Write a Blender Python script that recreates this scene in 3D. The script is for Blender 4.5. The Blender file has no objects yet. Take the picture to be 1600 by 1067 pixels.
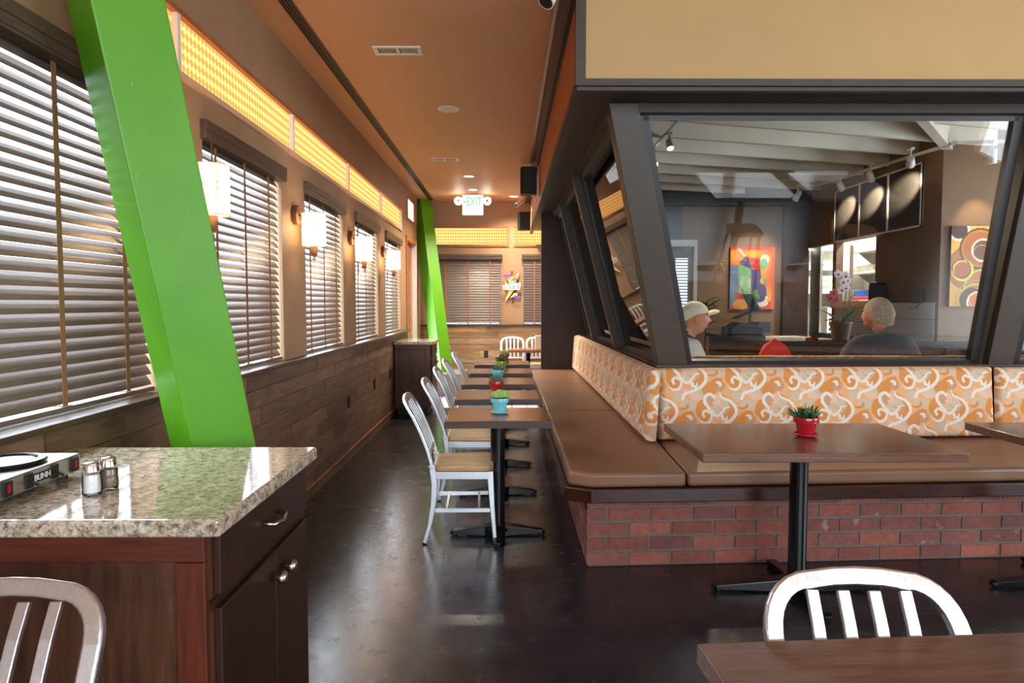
import bpy, bmesh, math, random
import numpy as np
from mathutils import Vector, Matrix
random.seed(11)
S = bpy.context.scene
COL = S.collection
PI = math.pi
# ------------------------------------------------------------------ camera
F_PX, HOR, VPX, CAMZ = 1067.0, 475.0, 793.0, 1.41
cam_d = bpy.data.cameras.new('camera'); cam_d.sensor_width = 36.0; cam_d.lens = 36.0 * F_PX / 1600.0
cam_d.clip_start = 0.02
cam = bpy.data.objects.new('camera', cam_d); COL.objects.link(cam); S.camera = cam
cam.location = (0, 0, CAMZ)
cam.rotation_euler = (PI / 2 - math.atan((533.5 - HOR) / F_PX), 0, -math.atan((800 - VPX) / F_PX))
# ------------------------------------------------------------------ view, world, daylight
S.view_settings.view_transform = 'Standard'; S.view_settings.look = 'None'
S.view_settings.gamma = 1.0; S.view_settings.exposure = EXPOSURE = 0.15
S.view_settings.use_curve_mapping = False
S.cycles.use_denoising = True
S.cycles.max_bounces = 9; S.cycles.diffuse_bounces = 5; S.cycles.glossy_bounces = 4
S.cycles.transmission_bounces = 4; S.cycles.transparent_max_bounces = 10
S.cycles.caustics_reflective = False; S.cycles.caustics_refractive = False
S.cycles.sample_clamp_indirect = 6.0
SKY = 5.0
w = bpy.data.worlds.new('sky'); S.world = w; w.use_nodes = True
wb = w.node_tree.nodes['Background']; wb.inputs[0].default_value = (0.80, 0.90, 1.0, 1); wb.inputs[1].default_value = SKY

def area_light(name, loc, size, size_y, power, color, direction, portal=False):
    d = bpy.data.lights.new(name, 'AREA'); d.shape = 'RECTANGLE'; d.size = size; d.size_y = size_y
    d.energy = power; d.color = color
    if portal: d.cycles.is_portal = True
    o = bpy.data.objects.new(name, d); COL.objects.link(o); o.location = loc
    o.rotation_euler = Vector(direction).to_track_quat('-Z', 'Y').to_euler()
    return o
def point_light(name, loc, power, color, r=0.03):
    d = bpy.data.lights.new(name, 'POINT'); d.energy = power; d.color = color; d.shadow_soft_size = r
    o = bpy.data.objects.new(name, d); COL.objects.link(o); o.location = loc
    return o
def spot_light(name, loc, target, power, color, deg=60, blend=0.6, r=0.03):
    d = bpy.data.lights.new(name, 'SPOT'); d.energy = power; d.color = color; d.shadow_soft_size = r
    d.spot_size = math.radians(deg); d.spot_blend = blend
    o = bpy.data.objects.new(name, d); COL.objects.link(o); o.location = loc
    o.rotation_euler = (Vector(target) - Vector(loc)).to_track_quat('-Z', 'Y').to_euler()
    return o
WARM = (1.0, 0.66, 0.36)
DAY = (0.80, 0.90, 1.0)
# daylight through the storefront windows behind the camera; right-side windows are added fill
area_light('daylight_rear', (2.2, -3.45, 1.82), 6.4, 1.85, 235, DAY, (0, 1, -0.35))
area_light('added_daylight_right', (7.3, 0.6, 1.7), 4.4, 1.9, 110, DAY, (-1, 0, -0.2))  # unseen window light, added to brighten the brick side
area_light('added_daylight_side', (7.3, 5.9, 1.8), 1.9, 1.5, 100, DAY, (-1, 0, 0.1))  # unseen window light, added to lift the interior ceiling
WINY = [(1.70, 2.84), (3.31, 4.45), (4.95, 6.09), (6.57, 7.71), (8.18, 9.32)]
for a, b in WINY:
    area_light('daylight_blind', (-1.75, (a + b) / 2, 1.7), b - a + 0.3, 1.35, 62, DAY, (1, 0, -0.25))
area_light('daylight_end', (-0.6, 11.85, 1.7), 1.2, 1.2, 30, DAY, (0, -1, -0.1))
area_light('daylight_door', (-1.9, 10.4, 1.3), 1.3, 2.6, 160, DAY, (1, 0, 0))

# ------------------------------------------------------------------ helpers
def lin(c):
    return tuple(((x / 255) / 12.92 if x / 255 <= 0.04045 else ((x / 255 + 0.055) / 1.055) ** 2.4) for x in c)
def px(u, v, x=None, y=None, z=None):
    """photo pixel -> point on the plane x=, y= or z= (camera frame of the photograph)"""
    d = Vector(((u - 800) / F_PX, (533.5 - v) / F_PX, -1.0)); d = cam.rotation_euler.to_matrix() @ d
    o = Vector((0, 0, CAMZ))
    t = (x - o.x) / d.x if x is not None else (y - o.y) / d.y if y is not None else (z - o.z) / d.z
    return o + d * t

class MB:
    def __init__(s): s.v = []; s.f = []
    def add(s, vs, fs):
        n = len(s.v); s.v += [tuple(p) for p in vs]; s.f += [tuple(i + n for i in f) for f in fs]; return s
    def box(s, x0, x1, y0, y1, z0, z1):
        return s.add([(x0,y0,z0),(x1,y0,z0),(x1,y1,z0),(x0,y1,z0),(x0,y0,z1),(x1,y0,z1),(x1,y1,z1),(x0,y1,z1)],
                     [(3,2,1,0),(4,5,6,7),(0,1,5,4),(1,2,6,5),(2,3,7,6),(3,0,4,7)])
    def hexa(s, p):   # eight corners: bottom ring then top ring
        return s.add(p, [(3,2,1,0),(4,5,6,7),(0,1,5,4),(1,2,6,5),(2,3,7,6),(3,0,4,7)])
    def sweep(s, pts, side, w, h, closed=False):
        """rectangular section (w along side vector, h along the other) swept along pts; w/h may be lists"""
        pts = [Vector(p) for p in pts]; n = len(pts); rings = []
        for i, p in enumerate(pts):
            a = pts[(i - 1) % n] if closed or i > 0 else p; b = pts[(i + 1) % n] if closed or i < n - 1 else p
            t = (b - a).normalized()
            sd = Vector(side[i] if isinstance(side, list) else side); sd = (sd - t * sd.dot(t)).normalized(); o = t.cross(sd)
            ww = w[i] if isinstance(w, list) else w; hh = h[i] if isinstance(h, list) else h
            rings.append([p + sd*ww/2 + o*hh/2, p - sd*ww/2 + o*hh/2, p - sd*ww/2 - o*hh/2, p + sd*ww/2 - o*hh/2])
        vs = [q for r in rings for q in r]; fs = []
        for i in range(n if closed else n - 1):
            j = (i + 1) % n
            for k in range(4): fs.append((i*4+k, i*4+(k+1)%4, j*4+(k+1)%4, j*4+k))
        if not closed: fs += [(3,2,1,0), tuple(4*(n-1)+k for k in range(4))]
        return s.add(vs, fs)
    def bar(s, a, b, side, w, h): return s.sweep([a, b], side, w, h)
    def tube(s, pts, r, n=10, caps=True):
        pts = [Vector(p) for p in pts]; m = len(pts); vs = []; fs = []
        ref = Vector((0, 0, 1))
        for i, p in enumerate(pts):
            t = (pts[min(i+1, m-1)] - pts[max(i-1, 0)]).normalized()
            if abs(t.dot(ref)) > 0.95: ref = Vector((1, 0, 0)) if abs(t.x) < 0.9 else Vector((0, 1, 0))
            a = (ref - t * ref.dot(t)).normalized(); b = t.cross(a); ref = a if False else ref
            rr = r[i] if isinstance(r, list) else r
            for k in range(n):
                q = 2*PI*k/n; vs.append(p + (a*math.cos(q) + b*math.sin(q))*rr)
        for i in range(m-1):
            for k in range(n): fs.append((i*n+k, i*n+(k+1)%n, (i+1)*n+(k+1)%n, (i+1)*n+k))
        if caps: fs += [tuple(range(n-1, -1, -1)), tuple((m-1)*n+k for k in range(n))]
        return s.add(vs, fs)
    def lathe(s, prof, n=24, c=(0,0,0), axis='z', cap=True):
        vs = []; fs = []; m = len(prof)
        for r, z in prof:
            for k in range(n):
                q = 2*PI*k/n; a, b = r*math.cos(q), r*math.sin(q)
                p = (a, b, z) if axis == 'z' else ((z, a, b) if axis == 'x' else (b, z, a))
                vs.append((p[0]+c[0], p[1]+c[1], p[2]+c[2]))
        for i in range(m-1):
            for k in range(n): fs.append((i*n+k, i*n+(k+1)%n, (i+1)*n+(k+1)%n, (i+1)*n+k))
        if cap: fs += [tuple(range(n-1, -1, -1)), tuple((m-1)*n+k for k in range(n))]
        return s.add(vs, fs)
    def prism(s, poly, lo, hi, axis='z'):
        n = len(poly)
        def P(a, b, c): return (a, b, c) if axis == 'z' else ((c, a, b) if axis == 'x' else (a, c, b))
        vs = [P(a, b, lo) for a, b in poly] + [P(a, b, hi) for a, b in poly]
        fs = [tuple(range(n-1, -1, -1)), tuple(range(n, 2*n))] + [(i, (i+1)%n, n+(i+1)%n, n+i) for i in range(n)]
        return s.add(vs, fs)
    def ball(s, c, r, n=12, m=8, sc=(1,1,1)):
        vs = []; fs = []
        for i in range(m+1):
            th = PI*i/m
            for k in range(n):
                q = 2*PI*k/n
                vs.append((c[0]+r*sc[0]*math.sin(th)*math.cos(q), c[1]+r*sc[1]*math.sin(th)*math.sin(q), c[2]+r*sc[2]*math.cos(th)))
        for i in range(m):
            for k in range(n): fs.append((i*n+k, (i+1)*n+k, (i+1)*n+(k+1)%n, i*n+(k+1)%n))
        return s.add(vs, fs)
    def mesh(s, name, mat=None, smooth=False):
        me = bpy.data.meshes.new(name); me.from_pydata(s.v, [], s.f); 
        bm = bmesh.new(); bm.from_mesh(me); bmesh.ops.recalc_face_normals(bm, faces=bm.faces); bm.to_mesh(me); bm.free()
        if mat: me.materials.append(mat)
        if smooth:
            for p in me.polygons: p.use_smooth = True
        return me
    def build(s, name, mat, parent=None, smooth=False, bevel=0, seg=2, loc=None):
        return link(name, s.mesh(name, mat, smooth), parent, bevel, seg, loc)
def link(name, me, parent=None, bevel=0, seg=2, loc=None):
    o = bpy.data.objects.new(name, me); COL.objects.link(o)
    if parent is not None: o.parent = parent
    if loc: o.location = loc
    if bevel:
        m = o.modifiers.new('bevel', 'BEVEL'); m.width = bevel; m.segments = seg; m.limit_method = 'ANGLE'; m.angle_limit = math.radians(40)
        m.harden_normals = False
    return o
def smooth_angle(o, deg=40):
    me = o.data
    for p in me.polygons: p.use_smooth = True
    bm = bmesh.new(); bm.from_mesh(me)
    for e in bm.edges:
        if len(e.link_faces) == 2 and e.calc_face_angle(0) > math.radians(deg): e.smooth = False
    bm.to_mesh(me); bm.free()
    return o
def tag(o, label, cat, group=None):
    o['label'] = label; o['category'] = cat
    if group: o['group'] = group
    return o
def thing(name, label, cat, loc=(0,0,0), rz=0, group=None):
    o = bpy.data.objects.new(name, None); COL.objects.link(o); o.empty_display_size = 0.1
    o.location = loc; o.rotation_euler = (0, 0, rz); return tag(o, label, cat, group)
def structure(o, label=None, cat=None):
    o['kind'] = 'structure'
    if label: o['label'] = label
    if cat: o['category'] = cat
    return o
def struct_empty(name, label=None, cat=None, loc=(0,0,0)):
    o = bpy.data.objects.new(name, None); COL.objects.link(o); o.location = loc; o.empty_display_size = 0.1
    return structure(o, label, cat)
def dup(root, loc, rz, label, group=None):
    r = root.copy(); COL.objects.link(r); r.location = loc; r.rotation_euler = (0, 0, rz); r['label'] = label
    if group: r['group'] = group
    for ch in list(root.children):
        c = ch.copy(); COL.objects.link(c); c.parent = r
        for g in list(ch.children):
            d = g.copy(); COL.objects.link(d); d.parent = c
    return r

# ------------------------------------------------------------------ materials
class NT:
    def __init__(s, name):
        s.m = bpy.data.materials.new(name); s.m.use_nodes = True; s.t = s.m.node_tree; s.n = s.t.nodes
        s.b = s.n['Principled BSDF']; s.out = s.n['Material Output']
    def new(s, kind, **kw):
        n = s.n.new('ShaderNode' + kind)
        for k, v in kw.items(): setattr(n, k, v)
        return n
    def l(s, a, b): s.t.links.new(a, b)
    def coord(s, scale=(1,1,1), rnd=False, which='Object'):
        tc = s.new('TexCoord'); mp = s.new('Mapping'); mp.inputs['Scale'].default_value = scale
        s.l(tc.outputs[which], mp.inputs['Vector'])
        if rnd:
            oi = s.new('ObjectInfo'); mu = s.new('VectorMath', operation='MULTIPLY'); mu.inputs[1].default_value = (37.0, 23.0, 51.0)
            cb = s.new('CombineXYZ')
            for i in range(3): s.l(oi.outputs['Random'], cb.inputs[i])
            s.l(cb.outputs[0], mu.inputs[0]); s.l(mu.outputs[0], mp.inputs['Location']); s.oi = oi
        return mp.outputs[0]
    def noise(s, vec, scale, detail=4, rough=0.6, dist=0.0):
        n = s.new('TexNoise'); n.inputs['Scale'].default_value = scale; n.inputs['Detail'].default_value = detail
        n.inputs['Roughness'].default_value = rough; n.inputs['Distortion'].default_value = dist; s.l(vec, n.inputs['Vector']); return n.outputs['Fac']
    def ramp(s, fac, stops):
        r = s.new('ValToRGB'); e = r.color_ramp.elements
        while len(e) < len(stops): e.new(0.5)
        for k, (p, c) in enumerate(stops): e[k].position = p; e[k].color = (*c[:3], 1)
        s.l(fac, r.inputs[0]); return r.outputs[0]
    def mix(s, fac, a, b, mode='MIX'):
        m = s.new('MixRGB', blend_type=mode)
        for i, x in ((0, fac), (1, a), (2, b)):
            if isinstance(x, (int, float)): m.inputs[i].default_value = x
            elif isinstance(x, tuple): m.inputs[i].default_value = (*x[:3], 1)
            else: s.l(x, m.inputs[i])
        return m.outputs[0]
    def math(s, op, a, b=None):
        m = s.new('Math', operation=op)
        for i, x in ((0, a), (1, b)):
            if x is None: continue
            if isinstance(x, (int, float)): m.inputs[i].default_value = x
            else: s.l(x, m.inputs[i])
        return m.outputs[0]
    def bump(s, h, strength=0.2, dist=0.01):
        b = s.new('Bump'); b.inputs['Strength'].default_value = strength; b.inputs['Distance'].default_value = dist
        s.l(h, b.inputs['Height']); s.l(b.outputs[0], s.b.inputs['Normal'])
    def set(s, color=None, rough=None, metal=None, spec=None):
        for k, x in (('Base Color', color), ('Roughness', rough), ('Metallic', metal), ('Specular IOR Level', spec)):
            if x is None: continue
            if isinstance(x, (int, float)): s.b.inputs[k].default_value = x
            elif isinstance(x, tuple): s.b.inputs[k].default_value = (*x[:3], 1)
            else: s.l(x, s.b.inputs[k])
        return s
def plain(name, c, rough=0.5, metal=0.0, var=0.08, scale=8.0, spec=None, bump=0.0):
    t = NT(name); v = t.coord(); n = t.noise(v, scale)
    c = lin(c); a = tuple(x*(1-var) for x in c); b = tuple(min(1, x*(1+var)) for x in c)
    t.set(t.ramp(n, [(0.3, a), (0.7, b)]), rough, metal, spec)
    if bump: t.bump(t.noise(v, scale*12), bump, 0.002)
    return t.m
def wood(name, c1, c2, stretch=(1, 12, 12), scale=3.0, rough=0.35, rnd=False, rvar=None, bump=0.08, spec=None):
    t = NT(name); v = t.coord(stretch, rnd); n = t.noise(v, scale, 6, 0.65, 0.6); n2 = t.noise(v, scale*7, 3, 0.6)
    col = t.ramp(n, [(0.25, lin(c1)), (0.75, lin(c2))])
    col = t.mix(0.35, col, t.ramp(n2, [(0.3, (0.35,0.35,0.35)), (0.7, (1,1,1))]), 'MULTIPLY')
    if rnd and rvar:
        stops = [(i / max(1, len(rvar)-1), lin(c)) for i, c in enumerate(rvar)]
        r = t.ramp(t.oi.outputs['Random'], stops); col = t.mix(1.0, col, r, 'MULTIPLY')
    t.set(col, rough, 0.0, spec)
    if bump: t.bump(n2, bump, 0.003)
    return t.m
def emit(name, c, strength):
    t = NT(name); e = t.new('Emission'); e.inputs[0].default_value = (*lin(c), 1); e.inputs[1].default_value = strength
    t.l(e.outputs[0], t.out.inputs[0]); return t.m
def vcol(name, rough=0.8, sheen=0.0, bump=0.0):
    t = NT(name); a = t.new('VertexColor'); a.layer_name = 'print'; t.set(a.outputs[0], rough)
    if bump: t.bump(t.noise(t.coord(), 900, 2), bump, 0.001)
    return t.m
M = {}
M['wall'] = plain('tan_wall_paint', (158, 124, 92), 0.55, var=0.10, scale=2.5, bump=0.05)
M['ceiling'] = plain('tan_ceiling_paint', (212, 162, 122), 0.5, var=0.04, scale=1.2, bump=0.03)
M['cream_panel'] = plain('ochre_panel', (194, 158, 104), 0.6, var=0.04, scale=2)
M['orange_panel'] = plain('orange_panel_paint', (176, 104, 58), 0.55, var=0.06, scale=2)
M['taupe'] = plain('taupe_paint', (72, 62, 53), 0.5, var=0.10, scale=14, bump=0.15)
M['dark_taupe'] = plain('dark_taupe_paint', (44, 39, 36), 0.45, var=0.10, scale=10)
M['kwall'] = plain('brown_interior_paint', (124, 94, 66), 0.6, var=0.08, scale=2)
M['kwall_dark'] = plain('slate_interior_paint', (52, 54, 60), 0.5, var=0.1, scale=2)
M['kceil'] = plain('off_white_boards', (222, 214, 198), 0.6, var=0.06, scale=3)
M['white'] = plain('white_enamel', (235, 232, 226), 0.4, var=0.03)
M['black'] = plain('black_plastic', (13, 13, 14), 0.55, var=0.1)
M['black_metal'] = plain('black_cast_iron', (14, 15, 18), 0.22, 0.0, var=0.15, spec=0.6)
M['dark_wood'] = wood('dark_stained_wood', (36, 20, 15), (64, 37, 27), (10, 10, 1.2), 3.0, 0.42, spec=0.3)
M['dark_wood_x'] = wood('dark_stained_rail', (44, 20, 14), (78, 38, 24), (1.2, 12, 12), 3.0, 0.25)
M['cab_wood'] = wood('walnut_veneer', (50, 28, 20), (108, 68, 48), (14, 14, 1.6), 2.2, 0.35)
M['cab_rail'] = wood('fir_rail', (58, 22, 14), (112, 50, 28), (1.2, 14, 22), 2.6, 0.4)
M['cab_stile'] = wood('fir_stile', (58, 22, 14), (112, 50, 28), (22, 14, 1.2), 2.6, 0.4)
M['table_wood'] = wood('brown_table_wood', (100, 68, 54), (134, 98, 80), (1.5, 16, 16), 2.5, 0.2)
M['aisle_wood'] = wood('aisle_table_wood', (134, 82, 50), (174, 112, 70), (1.5, 18, 18), 2.5, 0.16)
M['seat_wood'] = wood('reclaimed_seat_wood', (168, 120, 74), (240, 200, 150), (2.0, 22, 22), 2.0, 0.45, rnd=True)
M['orange_wood'] = wood('warm_fir_trim', (150, 84, 44), (196, 120, 66), (10, 1.2, 10), 2.5, 0.4)
M['sill_wood'] = wood('dark_sill_wood', (48, 32, 28), (84, 58, 46), (14, 1.2, 14), 2.5, 0.35)
PV = [(190,182,175), (255,242,228), (222,208,195), (240,220,198), (198,188,180), (250,236,222), (214,196,178), (178,170,165)]
M['plank'] = wood('reclaimed_plank', (104, 80, 64), (176, 142, 114), (10, 1.3, 10), 2.4, 0.6, rnd=True, rvar=PV, bump=0.25)
M['plank_x'] = wood('reclaimed_plank_pale', (150, 122, 98), (236, 212, 182), (1.3, 10, 10), 2.4, 0.6, rnd=True, rvar=[(120,108,98), (255,246,234), (200,182,164), (240,214,182), (140,128,118), (255,240,220), (190,160,132), (230,222,212)], bump=0.25)
M['slat'] = wood('blind_slat_wood', (96, 82, 75), (120, 105, 97), (14, 1.0, 14), 3.0, 0.30, bump=0.03)
M['valance'] = wood('blind_valance_wood', (74, 56, 46), (104, 82, 68), (14, 1.0, 14), 3.0, 0.4, bump=0.03)
M['tape'] = plain('brown_ladder_tape', (138, 96, 66), 0.8)
M['steel'] = plain('stainless_steel', (190, 188, 182), 0.28, 1.0, var=0.06, scale=5)
M['chrome'] = plain('chrome', (225, 225, 225), 0.1, 1.0, var=0.02)
M['nickel'] = plain('satin_nickel', (200, 190, 172), 0.25, 1.0, var=0.03)
M['vinyl'] = plain('tan_vinyl', (140, 102, 76), 0.42, var=0.06, scale=5, bump=0.05)
M['mortar'] = plain('grey_mortar', (116, 106, 98), 0.95, var=0.15, scale=30, bump=0.5)
M['pot_blue'] = plain('turquoise_glaze', (112, 190, 205), 0.15, var=0.04)
M['pot_red'] = plain('red_glaze', (168, 26, 40), 0.12, var=0.05)
M['pot_green'] = plain('lime_glaze', (150, 170, 50), 0.15, var=0.05)
M['soil'] = plain('dark_soil', (44, 34, 28), 0.95, var=0.3, scale=60)
M['leaf_dark'] = plain('dark_succulent_leaf', (52, 88, 46), 0.4, var=0.35, scale=40)
M['leaf_pale'] = plain('pale_succulent_leaf', (160, 190, 104), 0.45, var=0.3, scale=40)
M['leaf_grey'] = plain('grey_green_succulent_leaf', (104, 130, 92), 0.5, var=0.3, scale=40)
M['concrete'] = plain('grey_concrete', (128, 124, 120), 0.8, var=0.2, scale=9, bump=0.2)
M['tile'] = plain('white_wall_tile', (226, 224, 220), 0.2, var=0.03)
M['grout'] = plain('grey_grout', (170, 166, 160), 0.9)
M['skin'] = plain('skin', (196, 138, 108), 0.5, var=0.06, scale=20)
M['ruddy'] = plain('ruddy_skin', (198, 138, 112), 0.5, var=0.08, scale=20)
M['hair'] = plain('white_hair', (170, 150, 126), 0.8, var=0.3, scale=60, bump=0.6)
M['tee_dark'] = plain('charcoal_tshirt', (58, 58, 66), 0.9, var=0.12, scale=12)
M['tee_white'] = plain('white_shirt', (232, 228, 222), 0.9, var=0.05)
M['cap'] = plain('cream_cap_cloth', (230, 216, 192), 0.9, var=0.05)
M['jeans'] = plain('dark_trousers', (44, 48, 62), 0.9)
M['red_cloth'] = plain('red_cloth', (206, 16, 18), 0.8, var=0.1)
M['paper'] = plain('off_white_paper', (236, 220, 196), 0.8)
M['salt'] = plain('white_salt', (250, 250, 248), 0.9)
M['pepper'] = plain('ground_pepper', (140, 118, 94), 0.95, var=0.5, scale=300)
M['petal'] = plain('white_orchid_petal', (238, 226, 228), 0.6)
M['petal_core'] = plain('purple_orchid_lip', (132, 32, 88), 0.5)
M['petal_pink'] = plain('rose_orchid_petal', (176, 84, 84), 0.6, var=0.3, scale=60)
M['basket'] = plain('brown_pot', (88, 58, 38), 0.5, var=0.2)
M['blue_print'] = plain('blue_box_print', (64, 96, 184), 0.4)
M['red_lamp'] = plain('red_indicator', (150, 12, 20), 0.2)

def mk_floor():
    t = NT('stained_concrete_floor'); v = t.coord((1,1,1))
    a = t.noise(v, 1.3, 8, 0.7, 0.8); b = t.noise(v, 9, 6, 0.7, 0.4); c = t.noise(v, 40, 4, 0.6)
    col = t.ramp(a, [(0.30, lin((30, 29, 36))), (0.5, lin((43, 39, 45))), (0.70, lin((62, 50, 47)))])
    col = t.mix(0.55, col, t.ramp(b, [(0.35, lin((170,165,172))), (0.62, lin((255,245,236)))]), 'MULTIPLY')
    col = t.mix(t.ramp(c, [(0.72, (0,0,0)), (0.80, (0.08,0.08,0.08))]), col, lin((96, 78, 66)))
    t.set(col, t.ramp(b, [(0.3, (0.20,)*3), (0.7, (0.30,)*3)]), 0, 0.7); t.bump(a, 0.02, 0.01); return t.m
M['floor'] = mk_floor()
def mk_granite(name, sc=1.0):
    t = NT(name); v = t.coord((1,1,1))
    a = t.noise(v, 60*sc, 4, 0.7, 0.5); b = t.noise(v, 170*sc, 3, 0.7); c = t.noise(v, 14*sc, 3, 0.6)
    col = t.ramp(a, [(0.32, lin((80, 77, 80))), (0.43, lin((158, 144, 126))), (0.56, lin((208, 194, 172))), (0.72, lin((230, 222, 208)))])
    col = t.mix(0.7, col, t.ramp(b, [(0.34, (0.22,0.2,0.19)), (0.44, (1,1,1))]), 'MULTIPLY')
    col = t.mix(0.5, col, t.ramp(c, [(0.35, lin((214,200,186))), (0.65, (1,1,1))]), 'MULTIPLY')
    t.set(col, 0.08, 0, 0.6); return t.m
M['granite'] = mk_granite('speckled_granite')
def mk_green():
    t = NT('green_column_paint'); v = t.coord((1,1,1))
    n = t.noise(v, 6, 3); sc = t.noise(t.coord((18, 18, 3)), 2.2, 5, 0.7)
    col = t.ramp(n, [(0.3, lin((80, 148, 14))), (0.7, lin((87, 155, 18)))])
    col = t.mix(t.ramp(sc, [(0.66, (0,0,0)), (0.70, (.55,.55,.55))]), col, lin((150, 205, 150)))
    t.set(col, 0.42); t.bump(t.noise(v, 120), 0.12, 0.002); return t.m
M['green'] = mk_green()
def mk_alu():
    t = NT('brushed_aluminium'); v = t.coord((60, 60, 3)); n = t.noise(v, 4, 3)
    t.set(t.ramp(n, [(0.3, (0.68,0.68,0.70)), (0.7, (0.78,0.78,0.80))]), t.ramp(n, [(0.3, (0.30,)*3), (0.7, (0.42,)*3)]), 1.0); return t.m
M['alu'] = mk_alu()
def mk_brick():
    t = NT('old_red_brick'); v = t.coord((1,1,1), True); n = t.noise(v, 26, 5, 0.7); e = t.noise(v, 7, 3, 0.6)
    col = t.ramp(t.oi.outputs['Random'], [(0.0, lin((134,78,66))), (0.3, lin((156,90,72))), (0.55, lin((122,76,72))), (0.8, lin((168,100,80))), (1.0, lin((136,86,80)))])
    col = t.mix(0.6, col, t.ramp(n, [(0.3, (0.5,0.45,0.45)), (0.6, (1.05,1,1))]), 'MULTIPLY')
    col = t.mix(t.ramp(e, [(0.66, (0,0,0)), (0.78, (0.5,0.5,0.5))]), col, lin((206,190,178)))
    t.set(col, 0.85); t.bump(n, 0.5, 0.004); return t.m
M['brick'] = mk_brick()
def mk_glass(name, tint=(1,1,1), rough=0.0, ior=1.5):
    t = NT(name); tr = t.new('BsdfTransparent'); tr.inputs[0].default_value = (*tint, 1)
    gl = t.new('BsdfGlossy'); gl.inputs['Roughness'].default_value = rough; fr = t.new('Fresnel'); fr.inputs[0].default_value = ior
    mx = t.new('MixShader'); t.l(fr.outputs[0], mx.inputs[0]); t.l(tr.outputs[0], mx.inputs[1]); t.l(gl.outputs[0], mx.inputs[2])
    t.l(mx.outputs[0], t.out.inputs[0]); return t.m
M['glass'] = mk_glass('window_glass', (0.97, 0.98, 0.97), 0.0, 1.52)
def mk_fabric_light():
    """orange patterned translucent cloth, its own glow standing in for daylight behind it"""
    t = NT('orange_mesh_cloth'); tc = t.new('TexCoord'); mp = t.new('Mapping')
    mp.inputs['Scale'].default_value = (1, 1, 1); t.l(tc.outputs['Object'], mp.inputs[0])
    sp = t.new('SeparateXYZ'); t.l(mp.outputs[0], sp.inputs[0])
    ax = t.math('ADD', sp.outputs[0], sp.outputs[1])
    u = t.math('ADD', t.math('MULTIPLY', ax, 78.0), t.math('MULTIPLY', sp.outputs[2], 62.0))
    v = t.math('SUBTRACT', t.math('MULTIPLY', ax, 78.0), t.math('MULTIPLY', sp.outputs[2], 62.0))
    k = t.math('MULTIPLY', t.math('SINE', u), t.math('SINE', v))
    col = t.ramp(t.math('ADD', t.math('MULTIPLY', k, 0.5), 0.5), [(0.42, lin((255, 214, 146))), (0.60, lin((246, 158, 72)))])
    e = t.new('Emission'); e.inputs[1].default_value = 1.1; t.l(col, e.inputs[0])  # emission put in for part of the daylight behind the cloth
    d = t.new('BsdfTranslucent'); t.l(t.mix(1.0, col, (.28, .28, .28), 'MULTIPLY'), d.inputs[0]); m = t.new('AddShader'); t.l(e.outputs[0], m.inputs[0]); t.l(d.outputs[0], m.inputs[1])
    t.l(m.outputs[0], t.out.inputs[0]); return t.m
M['clerestory'] = mk_fabric_light()
def mk_shade():
    t = NT('lit_lamp_shade'); v = t.coord((1,1,1)); n = t.noise(v, 30)
    e = t.new('Emission'); e.inputs[0].default_value = (1.0, 0.80, 0.52, 1); e.inputs[1].default_value = 1.9
    d = t.new('BsdfTranslucent'); d.inputs[0].default_value = (0.9, 0.8, 0.65, 1); m = t.new('AddShader')
    t.l(e.outputs[0], m.inputs[0]); t.l(d.outputs[0], m.inputs[1]); t.l(m.outputs[0], t.out.inputs[0]); return t.m
M['shade'] = mk_shade()
M['shade_line'] = emit('lit_shade_outline', (240, 170, 90), 0.95)
M['bulb'] = emit('lit_spot_bulb', (255, 232, 190), 14.0)
M['downlight'] = emit('lit_downlight', (255, 240, 214), 3.0)
M['exit_face'] = emit('lit_exit_face', (252, 252, 246), 1.15)
M['exit_head'] = emit('lit_emergency_head', (255, 246, 222), 12.0)
M['exit_green'] = emit('lit_exit_letters', (120, 240, 140), 0.9)
M['kitchen_lamp'] = emit('lit_kitchen_tube', (240, 248, 240), 6.0)
M['reveal_glow'] = emit('painted_daylight_glow', (255, 246, 232), 1.5)  # glow stands in for the daylit window reveal
M['bronze'] = plain('bronze_wood', (112, 68, 42), .35, var=.1)
M['rail_glint'] = plain('painted_glint_rail', (226, 176, 140), .35, var=.05)  # pale colour stands in for daylight glinting on the rail
M['fabric'] = vcol('swirl_print_upholstery', 0.85, bump=0.1)
M['canvas'] = vcol('painted_canvas', 0.6)
M['rug'] = vcol('printed_floor_mat', 0.7)
# ================================================================== STRUCTURE
H = 3.10
XW = -1.455                      # inner face of the left wall
YE = 11.45                       # inner face of the end wall
structure(MB().box(-1.7, 7.2, -3.4, 11.7, -0.1, 0).build('floor', M['floor']), 'dark stained concrete floor with a mottled glossy finish', 'floor')
cl = struct_empty('ceiling', 'tan painted flat ceiling over aisle and dining room', 'ceiling')
MB().box(-1.6, 0.40, -3.4, 11.7, H, H + 0.1).build('ceiling_panel', M['ceiling'], cl)
MB().box(0.40, 7.2, -3.4, 3.95, H, H + 0.1).build('ceiling_panel', M['ceiling'], cl)
g = MB()
for k in range(4): g.box(-1.27 + k*0.016, -1.262 + k*0.016, -1, 11.2, H - 0.014, H)
g.build('grooved_moulding', M['sill_wood'], cl)
MB().box(-1.278, -1.20, -1, 11.2, H - 0.005, H).build('moulding_backing', M['sill_wood'], cl)

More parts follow.
